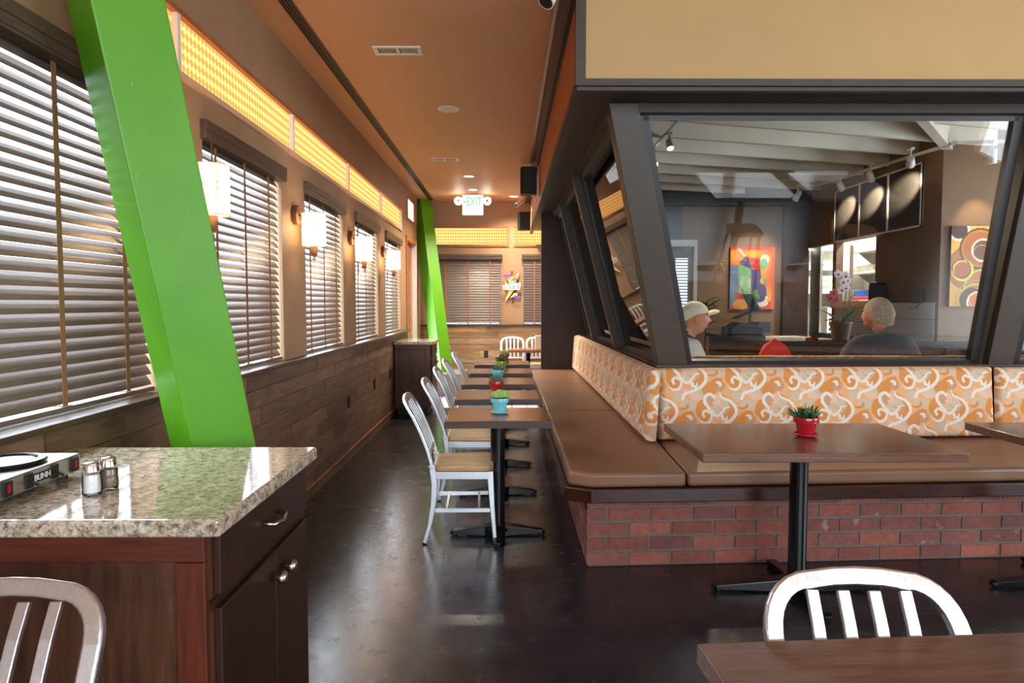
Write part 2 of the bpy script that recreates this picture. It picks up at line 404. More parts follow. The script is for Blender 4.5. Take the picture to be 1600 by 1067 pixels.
# ---- left wall
wl = struct_empty('wall_left', 'tan left wall with windows above a reclaimed plank wainscot', 'wall')
g = MB(); X0, X1 = XW - 0.12, XW
DO = (9.82, 10.86); YB, YT = -3.4, 11.7
def band(z0, z1, holes, lo=YB, hi=YT):
    y = lo
    for a, b in holes:
        g.box(X0, X1, y, a, z0, z1); y = b
    g.box(X0, X1, y, hi, z0, z1)
band(0, 1.045, [DO]); band(1.045, 2.25, WINY + [DO]); band(2.25, 2.40, [DO]); CY = [-0.14, 1.48, 3.10, 4.72, 6.34, 7.96, 9.46]
band(2.40, 2.42, [])
band(2.42, 2.64, [(CY[0], CY[-1])]); band(2.64, 2.70, [(CY[0], CY[-1]), (9.98, 10.72)]); band(2.70, 2.97, [(9.98, 10.72)]); band(2.97, H + 0.1, [])
g.build('plaster', M['wall'], wl)
rows = 9; z0 = 0.085; ph = (1.022 - z0) / rows
for r in range(rows):
    y = 0.4 + random.uniform(0, 0.6)
    while y < 9.76:
        L = random.choice([0.45, 0.6, 0.75, 0.9, 1.15, 1.4]); y2 = min(y + L, 9.78)
        if 9.78 - y2 < 0.2: y2 = 9.78
        t = random.uniform(0.012, 0.019); m = MB().box(0, t, 0, y2 - y - 0.003, 0, ph - 0.003)
        m.build('plank', M['plank'], wl, loc=(XW, y, z0 + r*ph)); y = y2
sk = struct_empty('baseboard_left', 'reclaimed wood baseboard along the left wall', 'baseboard')
MB().box(XW, XW + 0.022, 0.4, 9.78, 0, 0.085).build('board', M['plank'], sk)
MB().box(XW, XW + 0.03, 0.4, 9.78, 0.076, 0.088).build('cap_strip', M['orange_wood'], sk)
MB().box(XW, XW + 0.075, 0.4, 9.74, 1.022, 1.045).build('trim_1', M['sill_wood'], bevel=0.004)
structure(bpy.data.objects['trim_1'], 'dark wood window sill ledge capping the left wainscot', 'sill')
# clerestory cloth panels above the left windows
for i in range(len(CY) - 1):
    a, b = CY[i] + 0.02, CY[i+1] - 0.02
    o = struct_empty('window_%d' % (i + 1), 'backlit orange cloth clerestory panel, bay %s along the left wall' % ['nearest','second','third','fourth','fifth','sixth'][i], 'window')
    MB().box(XW - 0.03, XW - 0.022, a, b, 2.435, 2.69).build('cloth', M['clerestory'], o)
    g = MB(); g.box(XW - 0.02, XW + 0.02, a - 0.02, b + 0.02, 2.405, 2.435); g.build('lower_rail', M['rail_glint'], o)
    MB().box(XW - 0.02, XW + 0.008, a - 0.02, b + 0.02, 2.69, 2.715).build('upper_rail', M['orange_wood'], o)
    MB().box(XW - 0.06, XW + 0.006, b, b + 0.03, 2.435, 2.69).build('divider', M['white'], o)  # white stands in for light reflected on the divider
# door and transom in the left wall
o = struct_empty('door_1', 'glazed wooden side door in the left wall near the end', 'door')
MB().box(XW - 0.1, XW + 0.02, DO[0], DO[0] + 0.06, 0, 2.40).build('door_jamb', M['orange_wood'], o)
MB().box(XW - 0.1, XW + 0.02, DO[1] - 0.06, DO[1], 0, 2.40).build('door_jamb', M['white'], o)  # white stands in for sunlight falling on the far jamb
MB().box(XW - 0.1, XW + 0.02, DO[0] + 0.06, DO[1] - 0.06, 2.33, 2.40).build('door_head', M['orange_wood'], o)
g = MB(); ya, yb = DO[0] + 0.06, DO[1] - 0.06
g.box(XW-0.09, XW-0.05, ya, ya+0.1, 0.01, 2.33); g.box(XW-0.09, XW-0.05, yb-0.1, yb, 0.01, 2.33); g.box(XW-0.09, XW-0.05, ya+0.1, yb-0.1, 0.01, 0.25); g.box(XW-0.09, XW-0.05, ya+0.1, yb-0.1, 2.22, 2.33)
g.build('door_leaf', M['orange_wood'], o)
MB().box(XW-0.073, XW-0.067, ya+0.1, yb-0.1, 0.25, 2.22).build('pane', M['glass'], o)
o = struct_empty('window_7', 'small bright transom window over the side door', 'window')
g = MB(); g.box(XW-0.05, XW+0.012, 9.98, 10.01, 2.64, 2.97); g.box(XW-0.05, XW+0.012, 10.69, 10.72, 2.64, 2.97); g.box(XW-0.05, XW+0.012, 10.01, 10.69, 2.64, 2.665); g.box(XW-0.05, XW+0.012, 10.01, 10.69, 2.945, 2.97)
g.build('window_frame', M['orange_wood'], o); MB().box(XW-0.012, XW-0.004, 10.01, 10.69, 2.665, 2.945).build('glow_pane', M['reveal_glow'], o)

# ---- end wall
we = struct_empty('wall_end', 'tan end wall with two blinds above pale reclaimed planks', 'wall')
EW = [(-1.18, -0.14), (0.29, 1.40)]; EC = [(-1.42, 0.02), (0.11, 1.40)]
g = MB()
def bandx(z0, z1, holes, lo=-1.6, hi=1.7):
    x = lo
    for a, b in holes: g.box(x, a, YE, YE + 0.12, z0, z1); x = b
    g.box(x, hi, YE, YE + 0.12, z0, z1)
bandx(0, 1.07, []); bandx(1.07, 2.22, EW); bandx(2.22, 2.38, []); bandx(2.38, 2.69, EC); bandx(2.69, H + 0.1, [])
g.build('plaster', M['wall'], we)
for r in range(rows + 1):
    x = -1.455; zb = 0.0 + r*0.1045
    while x < 0.60:
        L = random.choice([0.5, 0.8, 1.1, 1.3]); x2 = min(x + L, 0.62)
        if 0.62 - x2 < 0.2: x2 = 0.62
        t = random.uniform(0.012, 0.018)
        MB().box(0, x2 - x - 0.003, -t, 0, 0, 0.1015).build('plank', M['plank_x'], we, loc=(x, YE, zb)); x = x2
structure(MB().box(-1.455, 0.62, YE - 0.05, YE, 1.045, 1.07).build('trim_2', M['dark_wood_x'], bevel=0.004), 'dark wood sill along the end wall', 'sill')
for i, (a, b) in enumerate(EC):
    o = struct_empty('window_%d' % (8 + i), ['wide backlit patterned cloth panel high on the end wall', 'short backlit cloth panel at the right of the end wall'][i], 'window')
    MB().box(a, b, YE + 0.03, YE + 0.038, 2.40, 2.67).build('cloth', M['clerestory'], o)
    g = MB(); g.box(a, b, YE - 0.02, YE + 0.05, 2.365, 2.40); g.build('lower_rail', M['orange_wood'], o)
    MB().box(a, b, YE - 0.02, YE + 0.05, 2.67, 2.70).build('upper_rail', M['orange_wood'], o)
    MB().box(b - 0.02, b, YE - 0.015, YE + 0.05, 2.40, 2.67).build('end_stile', M['orange_wood'], o)

# ---- right side of the aisle end: hall wall and dark door
structure(MB().box(0.56, 0.66, 9.44, 11.5, 0, 2.7).build('wall_hall', M['wall']), 'short tan hall wall behind the dark wood partition', 'wall')
o = struct_empty('door_2', 'dark wood door in the hall wall behind the partition', 'door')
MB().box(0.53, 0.558, 9.60, 10.7, 0, 2.2).build('door_leaf', M['dark_wood'], o)
o = structure(MB().box(0.46, 1.12, 9.30, 9.42, 0, 2.63).build('wall_partition', M['dark_wood']), 'tall dark stained wood partition at the end of the banquette', 'wall')

# ---- header box over the slanted windows
hd = struct_empty('trim_3', 'boxed header with ochre front panel and orange aisle side panel', 'header')
HX, HY, HZ, SZ = 0.39, 3.80, 2.578, 2.63
g = MB(); g.box(HX, 7.2, HY, 4.34, SZ, 3.35); g.box(HX, 0.72, 4.34, 11.45, SZ, 3.35); g.build('header_core', M['dark_taupe'], hd)
MB().box(HX + 0.035, 7.2, HY - 0.012, HY + 0.01, 2.632, 3.092).build('front_panel', M['cream_panel'], hd)
MB().box(HX - 0.012, HX + 0.01, HY + 0.03, 11.44, 2.62, 3.075).build('side_panel', M['orange_panel'], hd)
MB().box(HX - 0.02, 7.2, HY - 0.028, HY + 0.03, 2.595, 2.632).build('frame_strip', M['taupe'], hd)
MB().box(HX - 0.012, 7.2, HY - 0.012, HY + 0.03, 2.572, 2.592).build('frame_strip', M['taupe'], hd)
MB().box(HX - 0.02, HX + 0.035, HY - 0.028, HY + 0.03, 2.632, H).build('corner_strip', M['taupe'], hd)
MB().box(HX - 0.02, 7.2, HY - 0.02, HY, 3.09, H).build('frame_strip', M['taupe'], hd)
MB().box(HX - 0.022, HX + 0.03, HY + 0.03, 11.44, 2.572, 2.622).build('lower_strip', M['dark_taupe'], hd)
MB().box(HX - 0.03, HX, HY + 0.03, 11.44, 3.07, H).build('upper_strip', M['black'], hd)
tr = struct_empty('trim_4', 'brown ceiling board with a pale track rail along the header', 'trim')
MB().box(0.30, 0.357, 1.0, 11.44, H - 0.012, H).build('ceiling_board', M['sill_wood'], tr)
MB().box(0.262, 0.282, 1.0, 11.44, H - 0.022, H).build('track_rail', M['steel'], tr)

# ---- slanted windows: bottom line z=1.0, top line z=SZ
GB, GT = 1.0, SZ
FB, FT = 4.70, 4.28              # y of the front glass at bottom / top
LB, LT = 1.10, 0.68              # x of the side glass at bottom / top
def slant(name, label, b0, b1, t0, t1, fw=0.06, fd=0.05, hd_=0.05):
    o = struct_empty(name, label, 'window'); P = [Vector(p) for p in (b0, b1, t1, t0)]
    n = (P[1]-P[0]).cross(P[3]-P[0]).normalized()
    for i in range(4):
        a, b = P[i], P[(i+1) % 4]; d = (b-a).normalized()
        MB().bar(a, b, n, fd, fw if i else 0.03).build(['bottom_rail', 'side_stile', 'head_rail', 'side_stile'][i], M['dark_taupe'], o)
    c = sum(P, Vector())/4; q = [p + (c-p).normalized()*0.02 for p in P]
    MB().hexa([p - n*0.003 for p in q] + [p + n*0.003 for p in q]).build('pane', M['glass'], o)
    return o
slant('window_10', 'large slanted interior window facing the dining room', (1.24, FB, GB+0.012), (3.22, FB, GB+0.012), (0.84, FT+0.03, GT-0.05), (3.18, FT+0.03, GT-0.05))
slant('window_11', 'slanted interior window right of the far right mullion', (3.5, FB, GB+0.012), (6.9, FB, GB+0.012), (3.5, FT+0.03, GT-0.05), (6.9, FT+0.03, GT-0.05))
ys = [4.78, 6.45, 8.15, 9.30]
for i in range(3):
    a, b = ys[i] + (0.10 if i else 0.06), ys[i+1] - 0.05
    slant('window_%d' % (12+i), 'slanted interior window along the aisle, %s from the corner post' % ['first', 'second', 'third'][i],
          (LB, a, GB+0.012), (LB, b, GB+0.012), (LT+0.03, a - (0.3 if i == 0 else 0), GT-0.05), (LT+0.03, b, GT-0.05), 0.05)
# posts
structure(MB().hexa([(1.035,4.655,GB-.02),(1.235,4.655,GB-.02),(1.235,4.80,GB-.02),(1.035,4.80,GB-.02),(0.615,4.215,SZ),(0.795,4.215,SZ),(0.795,4.36,SZ),(0.615,4.36,SZ)]).build('trim_5', M['taupe'], bevel=0.004), 'thick taupe slanted corner post between the interior windows', 'post')
structure(MB().hexa([(3.275,4.62,GB-.02),(3.445,4.62,GB-.02),(3.445,4.78,GB-.02),(3.275,4.78,GB-.02),(3.25,4.20,SZ),(3.42,4.20,SZ),(3.42,4.36,SZ),(3.25,4.36,SZ)]).build('trim_6', M['taupe'], bevel=0.004), 'slanted taupe mullion at the right end of the large window', 'post')
for i, y in enumerate(ys[1:3]):
    structure(MB().hexa([(1.02,y,GB-.02),(1.16,y,GB-.02),(1.16,y+.10,GB-.02),(1.02,y+.10,GB-.02),(0.60,y,SZ),(0.74,y,SZ),(0.74,y+.10,SZ),(0.60,y+.10,SZ)]).build('trim_%d' % (7+i), M['taupe'], bevel=0.003), ['slanted taupe mullion on the aisle side nearer the corner post', 'slanted taupe mullion on the aisle side nearer the partition'][i], 'post')
structure(MB().box(0.62, 0.70, 4.36, 9.3, SZ - 0.03, SZ).build('trim_9', M['taupe']), 'taupe head board above the aisle side windows', 'trim')
structure(MB().box(0.80, 7.0, 4.22, 4.31, SZ - 0.055, SZ).build('trim_10', M['taupe']), 'taupe head board above the large window', 'trim')
# knee walls and ledges under the slanted windows
wk = struct_empty('wall_knee', 'low taupe wall under the slanted windows with a dark ledge', 'wall')
g = MB(); g.box(1.04, 7.0, 4.64, 4.80, 0, 0.975); g.box(1.04, 1.18, 4.80, 9.30, 0, 0.975); g.build('core', M['dark_taupe'], wk)
g = MB(); g.box(1.0, 7.0, 4.61, 4.82, 0.975, 1.0); g.box(1.0, 1.22, 4.82, 9.30, 0.975, 1.0); g.build('ledge', M['dark_wood_x'], wk, bevel=0.004)

# ---- interior behind the glass
structure(MB().box(0.6, 4.67, 10.7, 10.82, 0, 3.3).build('wall_back', M['kwall']), 'brown interior back wall behind the counter', 'wall')
o = structure(MB().box(0.70, 7.2, 4.34, 10.9, 3.28, 3.38).build('ceiling_interior', M['kceil']), 'off white boarded interior ceiling', 'ceiling')
for k in range(10):
    y = 5.2 + 0.6*k; a = math.radians(15)
    MB().bar((0.75, y + (0.75-1.5)*math.tan(a), 3.19), (5.6, y + (5.6-1.5)*math.tan(a), 3.19), (0,0,1), 0.18, 0.045).build('rafter', M['kceil'], o)
MB().bar((3.2, 5.6, 3.16), (5.4, 8.2, 3.16), (0,0,1), 0.2, 0.09).build('hip_beam', M['kceil'], o)
structure(MB().box(1.2, 4.66, 10.55, 10.69, 2.92, 3.2).build('trim_11', M['black']), 'dark beam along the top of the back wall', 'trim')
wd = structure(MB().box(1.2, 2.72, 10.66, 10.70, 0, 2.92).build('wall_slate', M['kwall_dark']), 'slate painted wall section at the left of the back wall', 'wall')
structure(MB().box(4.28, 4.66, 10.60, 10.70, 0, 2.92).build('trim_12', M['dark_wood']), 'dark pillar left of the kitchen pass', 'post')
# pass wall x=4.67 with opening, and front wall y=7.38
wp = struct_empty('wall_pass', 'brown wall with the bright kitchen pass opening', 'wall'); g = MB()
PA, PBm, PB = 8.68, 9.70, 10.66; PZ0, PZ1 = 1.41, 2.26
g.box(4.67, 4.77, 7.38, PA, 0, 3.3); g.box(4.67, 4.77, PA, 9.82, 0, 1.36); g.box(4.67, 4.77, PA, 10.7, 2.28, 3.3); g.box(4.67, 4.77, 9.72, 9.82, 1.36, 2.28)
g.build('plaster', M['kwall'], wp)
for r in range(3):
    for c in range(4):
        MB().box(4.655, 4.67, 8.60 - (c+1)*0.29, 8.60 - c*0.29 - 0.006, 0.86 + r*0.19, 0.86 + (r+1)*0.19 - 0.006).build('tile', M['tile'], wp)
    for c in range(5):
        MB().box(4.655, 4.67, 8.66 + c*0.21, 8.66 + (c+1)*0.21 - 0.006, 0.80 + r*0.19, 0.80 + (r+1)*0.19 - 0.006).build('tile', M['tile'], wp)
MB().box(4.62, 4.72, 8.62, 9.76, 1.36, 1.45).build('pass_shelf', M['steel'], wp)
structure(MB().box(4.77, 7.2, 7.38, 7.48, 0, 3.3).build('wall_front', M['kwall']), 'brown interior wall that carries the circles painting', 'wall')
# kitchen beyond the pass
kt = struct_empty('wall_kitchen', 'bright white tiled kitchen wall beyond the pass', 'wall')
g = MB(); g.box(6.0, 6.1, 7.5, 11.6, 0, 3.3); g.box(4.67, 6.1, 11.5, 11.6, 0, 3.3); g.box(4.67, 4.77, 10.82, 11.6, 0, 3.3); g.build('plaster', M['white'], kt)
structure(MB().box(4.6, 7.2, 10.9, 11.7, 3.2, 3.3).build('ceiling_kitchen', M['kceil']), 'white kitchen ceiling', 'ceiling')
# outer shell: rear and right storefront walls (behind the camera) with window openings, the right ones added for light
wr = struct_empty('wall_rear', 'rear storefront wall with tall windows', 'wall'); g = MB()
for a, b in ((-1.7, -1.0), (0.55, 0.75), (2.2, 2.4), (3.85, 4.05), (5.5, 7.3)): g.box(a, b, -3.3, -3.2, 0, H)
g.box(-1.7, 7.3, -3.3, -3.2, 0, 0.90); g.box(-1.7, 7.3, -3.3, -3.2, 2.75, H); g.build('plaster', M['taupe'], wr)
wr = struct_empty('wall_right', 'right storefront wall with window openings added for light', 'wall'); g = MB()
g.box(7.1, 7.2, -3.3, -1.7, 0, H+.2); g.box(7.1, 7.2, 2.9, 4.95, 0, H+.2); g.box(7.1, 7.2, 6.85, 11.6, 0, H+.2); g.box(7.1, 7.2, 4.95, 6.85, 0, 1.05); g.box(7.1, 7.2, 4.95, 6.85, 2.55, H+.2); g.box(7.1, 7.2, -1.7, 2.9, 0, 0.7); g.box(7.1, 7.2, -1.7, 2.9, 2.7, H+.2); g.build('plaster', M['wall'], wr)  # both openings added so the right-side lights can enter

# ---- green slanted columns (square section set on the diagonal)
def column(name, label, c0, z0, c1, z1, r=0.159):
    v = []
    for (cx, cy), z in ((c0, z0), (c1, z1)):
        v += [(cx, cy-r, z), (cx+r, cy, z), (cx, cy+r, z), (cx-r, cy, z)]
    return structure(MB().hexa(v).build(name, M['green'], bevel=0.006), label, 'column')
column('column_near', 'bright green slanted column behind the granite counter', (-0.99, 2.66), 0.0, (-1.325, 2.11), H)
column('column_far', 'bright green slanted column at the end of the aisle', (-1.015, 10.67), 0.356, (-1.40, 11.25), H)
tag(MB().box(-1.30, -0.64, 10.30, 11.05, 0, 0.356).build('concrete_plinth', M['concrete'], bevel=0.01), 'grey concrete plinth under the far green column', 'plinth')
# ================================================================== UPHOLSTERY PRINT
def fabric_tile():
    W, Ht = 510, 560; k = 2; w_, h_ = W//k, Ht//k
    yy, xx = np.mgrid[0:h_, 0:w_].astype(float) * k
    img = np.zeros((h_, w_, 3)); img[:] = lin((230, 174, 122))
    offs = [(ox + W*i + (255 if (j % 2) else 0), oy + 280*j) for ox, oy in ((-60, -40),) for i in range(-3, 4) for j in range(-4, 5)]
    def ell(cx, cy, rx, ry, rot, c):
        ca, sa = math.cos(math.radians(rot)), math.sin(math.radians(rot))
        for ox, oy in offs:
            dx, dy = xx - cx - ox, yy - cy - oy; a, b = dx*ca + dy*sa, -dx*sa + dy*ca
            img[(a/rx/1.12)**2 + (b/ry/1.12)**2 < 1] = lin(c)
    def stroke(pts, ws, c):
        P = [np.array(p, float) for p in pts]
        Q = []                                  # Catmull-Rom smoothing
        for i in range(len(P)-1):
            p0, p1, p2, p3 = P[max(i-1,0)], P[i], P[i+1], P[min(i+2,len(P)-1)]
            for t in np.linspace(0, 1, 7)[:-1]:
                Q.append(0.5*((2*p1)+(-p0+p2)*t+(2*p0-5*p1+4*p2-p3)*t*t+(-p0+3*p1-3*p2+p3)*t**3))
        Q.append(P[-1]); n = len(Q); wv = 1.06*np.interp(np.linspace(0, len(ws)-1, n), range(len(ws)), ws)
        for ox, oy in offs:
            if not (-450 < Q[0][0]+ox < 960 and -450 < Q[0][1]+oy < 1000): continue
            for q, r in zip(Q, wv):
                img[(xx-q[0]-ox)**2 + (yy-q[1]-oy)**2 < (r/2)**2] = lin(c)
    BR, BE, OR, PK, CR = (200,156,120), (208,188,160), (216,142,72), (228,190,166), (234,224,210)
    ell(520,250,50,60,0,BR); ell(340,430,45,40,0,BR); ell(170,330,40,55,0,BR); ell(400,140,30,50,20,BR)
    ell(600,325,72,45,-22,BE); ell(330,310,62,40,10,BE); ell(235,240,40,36,0,BE); ell(160,480,40,26,20,BE)
    ell(385,235,52,28,18,PK); ell(560,262,34,46,-20,PK); ell(300,190,24,16,40,PK)
    ell(432,335,40,66,12,OR); ell(468,415,42,38,0,OR); ell(250,455,58,50,-15,OR); ell(305,405,62,36,-30,OR); ell(345,430,20,24,0,OR)
    stroke([(610,225),(675,275),(702,335),(690,385),(650,405),(630,385)],[16,34,46,44,30,10],OR)
    stroke([(235,330),(275,338),(312,325),(318,300)],[8,20,24,14],OR)
    stroke([(480,245),(520,250),(545,275)],[6,14,10],OR); stroke([(560,300),(600,345),(650,345)],[6,10,6],OR)
    ell(510,262,24,30,0,BR); ell(330,440,22,22,0,BR)
    stroke([(590,195),(612,243),(680,275),(725,325),(730,380),(690,432),(615,470),(550,492),(528,535)],[6,20,24,26,26,28,26,24,26],CR)
    stroke([(545,240),(510,216),(470,236),(466,285),(500,335),(522,390),(502,445),(455,458),(415,428)],[20,24,28,28,22,20,24,20,5],CR)
    stroke([(455,402),(446,375),(470,352),(500,370)],[22,22,18,14],CR)
    stroke([(532,350),(540,385),(575,397),(610,370),(640,330),(688,325)],[8,20,24,18,14,4],CR)
    stroke([(612,402),(620,425),(645,432),(655,400)],[24,24,20,10],CR)
    stroke([(345,420),(335,400),(308,398)],[26,26,10],CR)
    return img, W, Ht, k
_tile, _TW, _TH, _TK = fabric_tile()
def fabric_color(u, v):
    """u, v in metres -> linear rgb"""
    a = (np.mod(u/0.000765, _TW)/_TK).astype(int) % _tile.shape[1]; b = (np.mod(-v/0.000765, _TH)/_TK).astype(int) % _tile.shape[0]
    return _tile[b, a]
def grid_mesh(name, P, C, mat, smooth=True):
    n, m = P.shape[:2]; me = bpy.data.meshes.new(name)
    idx = np.arange(n*m).reshape(n, m)
    f = np.stack([idx[:-1,:-1], idx[:-1,1:], idx[1:,1:], idx[1:,:-1]], -1).reshape(-1, 4)
    me.vertices.add(n*m); me.vertices.foreach_set('co', P.reshape(-1).astype(np.float32))
    me.loops.add(len(f)*4); me.loops.foreach_set('vertex_index', f.reshape(-1).astype(np.int32))
    me.polygons.add(len(f)); me.polygons.foreach_set('loop_start', (np.arange(len(f))*4).astype(np.int32))
    me.update(calc_edges=True); me.validate()
    at = me.color_attributes.new('print', 'FLOAT_COLOR', 'POINT')
    at.data.foreach_set('color', np.concatenate([C, np.ones((n, m, 1))], -1).reshape(-1).astype(np.float32))
    me.materials.append(mat)
    if smooth: me.polygons.foreach_set('use_smooth', np.ones(len(f), bool))
    return me
def padded(name, o, ax, up, nrm, L, Hh, thick, res, mat, r=0.035, off=0.0):
    """upholstered pad: front grid with soft rounded edges, sides wrapping to the back"""
    o, ax, up, nrm = (np.array(x, float) for x in (o, ax, up, nrm))
    K = max(2, int((thick - r)/max(res, .006)))
    dep = np.linspace(thick, r, K + 1)[:-1]
    def axis(Len):
        g = np.arange(0, Len + res/2, res); g[-1] = Len; z = np.zeros(K)
        return np.concatenate([z, g, z + Len]), np.concatenate([dep, 0*g, dep[::-1]]), np.concatenate([-dep + r, g, Len + dep[::-1] - r])
    ue, su, tu = axis(L); ve, sv, tv = axis(Hh)
    U, V = np.meshgrid(ue, ve, indexing='ij'); SU, SV = np.meshgrid(su, sv, indexing='ij'); TU, TV = np.meshgrid(tu, tv, indexing='ij')
    e = np.minimum(np.minimum(U, L-U), np.minimum(V, Hh-V)); t = np.clip(e/r, 0, 1); D = r*(np.sqrt(np.clip(1-(1-t)**2, 0, 1)) - 1)
    D = np.minimum(D, -np.maximum(SU, SV))
    P = o + U[...,None]*ax + V[...,None]*up + D[...,None]*nrm
    return grid_mesh(name, P, fabric_color(TU + off, TV), mat)

# ================================================================== BANQUETTE
T3 = math.tan(math.radians(3)); d3 = (math.cos(math.radians(3)), math.sin(math.radians(3)), 0); n3 = (d3[1], -d3[0], 0)
def fy(x, y0): return y0 + (x - 0.436)*T3
bq = thing('banquette_base', 'L-shaped brick banquette base with a dark wood seat rim', 'bench')
core = [(0.431, 9.28), (0.431, 3.606), (6.4, fy(6.4, 3.606)), (6.4, 4.62), (1.03, 4.62), (1.03, 9.28)]
MB().prism(core, 0, 0.37).build('mortar_core', M['mortar'], bq)
rim = [(0.30, 9.28), (0.30, 3.575), (0.436, 3.505), (6.4, fy(6.4, 3.505)), (6.4, 4.62), (1.03, 4.62), (1.03, 9.28)]
MB().prism(rim, 0.37, 0.443).build('seat_rim', M['dark_wood_x'], bq, bevel=0.006)
BP, CP = 0.233, 0.0800
def brick_mesh(l, nm): return MB().box(0, l, -0.012, 0.03, 0, 0.0655).mesh(nm, M['brick'])
bm_full, bm_half = brick_mesh(BP - 0.016, 'brick'), brick_mesh(BP/2 - 0.016, 'brick_half')
def lay(p0, ang, length, rows=4, base=0.008):
    c, s_ = math.cos(ang), math.sin(ang)
    for r in range(rows + 1):
        x = 0.0; k = 0
        while x < length:
            half = (r % 2 == 1 and k == 0)
            o = link('brick', bm_half if half else bm_full, bq)
            o.location = (p0[0] + c*x, p0[1] + s_*x, base + r*CP + random.uniform(-.0015, .0015)); o.rotation_euler = (0, random.uniform(-.004, .004), ang + random.uniform(-.006, .006))
            if r == rows: o.scale = (1, 1, 0.5)
            x += BP/2 if half else BP; k += 1
lay((0.425, 3.612), math.radians(3), 4.2)
def lay_side():
    for r in range(5):
        y = 3.62; k = 0
        while y < 9.2:
            half = (r % 2 == 0 and k == 0)
            o = link('brick', bm_half if half else bm_full, bq)
            o.location = (0.437, y + (BP/2 if half else BP) - 0.013, 0.008 + r*CP); o.rotation_euler = (0, 0, -PI/2)
            if r == 4: o.scale = (1, 1, 0.5)
            y += BP/2 if half else BP; k += 1
lay_side()
# seat cushions
def cushion(poly, label, z0=0.444, z1=0.522):
    o = MB().prism(poly, z0, z1).build('seat_cushion', M['vinyl'], bevel=0.022, seg=4)
    smooth_angle(o, 60); return tag(o, label, 'cushion', 'tan seat cushions on the banquette')
cushion([(0.322, 5.66), (0.322, 3.60), (0.442, 3.532), (0.945, fy(0.945, 3.532)), (0.985, 4.60), (1.02, 4.62), (1.02, 5.66)], 'tan vinyl corner seat cushion with a clipped front corner')
cushion([(0.322, 7.54), (0.322, 5.67), (1.02, 5.67), (1.02, 7.54)], 'tan vinyl seat cushion in the middle of the aisle side bench')
cushion([(0.322, 9.27), (0.322, 7.55), (1.02, 7.55), (1.02, 9.27)], 'tan vinyl seat cushion beside the dark wood partition')
cushion([(0.953, fy(0.953, 3.532)), (3.35, fy(3.35, 3.532)), (3.35, 4.61), (1.0, 4.61)], 'long tan vinyl seat cushion behind the big brown table')
cushion([(3.36, fy(3.36, 3.532)), (6.3, fy(6.3, 3.532)), (6.3, 4.61), (3.36, 4.61)], 'tan vinyl seat cushion at the far right of the bench')
# back cushions
def back(o, ax, nrm, L, thick, res, label, off, tilt=0.0):
    me = padded('back_cushion', o, ax, (nrm[0]*-tilt, nrm[1]*-tilt, 1.0), nrm, L, 0.455, thick, res, M['fabric'], off=off)
    return tag(link('back_cushion', me), label, 'cushion', 'orange swirl back cushions')
back((0.986, 4.335, 0.535), d3, n3, 2.25, 0.09, 0.0028, 'long orange swirl back cushion behind the big brown table', 0.02, 0.10)
back((3.243, 4.445, 0.535), d3, n3, 1.4, 0.04, 0.008, 'orange swirl back cushion at the far right edge', 0.10, 0.06)
sx = 0.872
back((sx, 6.95, 0.535), (0, -1, 0), (-1, 0, 0), 2.64, 0.075, 0.005, 'orange swirl back cushion on the aisle side ending at the corner', 0.0, 0.06)
back((sx, 8.45, 0.535), (0, -1, 0), (-1, 0, 0), 1.48, 0.075, 0.01, 'orange swirl back cushion in the middle of the aisle side', 0.0, 0.06)
back((sx, 9.26, 0.535), (0, -1, 0), (-1, 0, 0), 0.79, 0.075, 0.01, 'orange swirl back cushion next to the dark wood partition', 0.0, 0.06)

# ================================================================== TABLES
M['edge_dark'] = wood('dark_table_edge', (44, 27, 19), (82, 54, 38), (1.5, 18, 18), 2.5, 0.45)
def table(name, label, loc, W, D, Z, mat, post_r=0.043, ax=0.29, ay=0.22, th=0.042, group=None, edge=False, rz=0):
    t = thing(name, label, 'table', loc, rz, group)
    MB().box(-W/2, W/2, -D/2, D/2, Z-th, Z).build('tabletop', mat, t, bevel=0.004)
    if edge:
        for a_ in ((-W/2-.006, W/2+.006, -D/2-.006, -D/2), (-W/2-.006, W/2+.006, D/2, D/2+.006), (-W/2-.006, -W/2, -D/2, D/2), (W/2, W/2+.006, -D/2, D/2)): MB().box(*a_, Z-th, Z-.002).build('edge_band', M['edge_dark'], t)
    MB().box(-0.13, 0.13, -0.13, 0.13, Z-th-0.012, Z-th).build('mounting_plate', M['black_metal'], t)
    MB().lathe([(0.075, 0.035), (0.07, 0.05), (post_r+0.012, 0.062), (post_r, 0.08), (post_r, Z-th-0.012)], 20).build('post', M['black_metal'], t, smooth=False)
    smooth_angle(t.children[-1], 30)
    for k, L in enumerate((ax, ay, ax, ay)):
        q = k*PI/2; d = Vector((math.cos(q), math.sin(q), 0)); s_ = Vector((-math.sin(q), math.cos(q), 0)); g = MB()
        g.sweep([d*0.02 + Vector((0,0,.035)), d*0.08 + Vector((0,0,.034)), d*(L*0.75) + Vector((0,0,.026)), d*(L-.02) + Vector((0,0,.022)), d*L + Vector((0,0,.016))], s_, [.10, .07, .055, .05, .03], [.07, .06, .032, .024, .014])
        g.lathe([(0.018, 0.0), (0.018, 0.012)], 10, tuple(d*(L-.03)))
        g.build('foot', M['black_metal'], t, bevel=0.004)
    return t
AX, AYS = -0.06, [4.11, 5.00, 5.89, 6.79, 7.74]
ordn = ['nearest', 'second', 'third', 'fourth', 'farthest']
t0 = table('aisle_table', '', (AX, AYS[0], 0), 0.60, 0.50, 0.745, M['aisle_wood'], group='small tables along the aisle', edge=True)
TBL = ['small wood two-seat table nearest the camera, with the turquoise pot on it', 'second small aisle table, with a red pot on it', 'third small aisle table, with a grey-green succulent in a turquoise pot on it', 'fourth small aisle table, with the lime pot on it', 'farthest small aisle table, with a red pot on it']
t0['label'] = TBL[0]
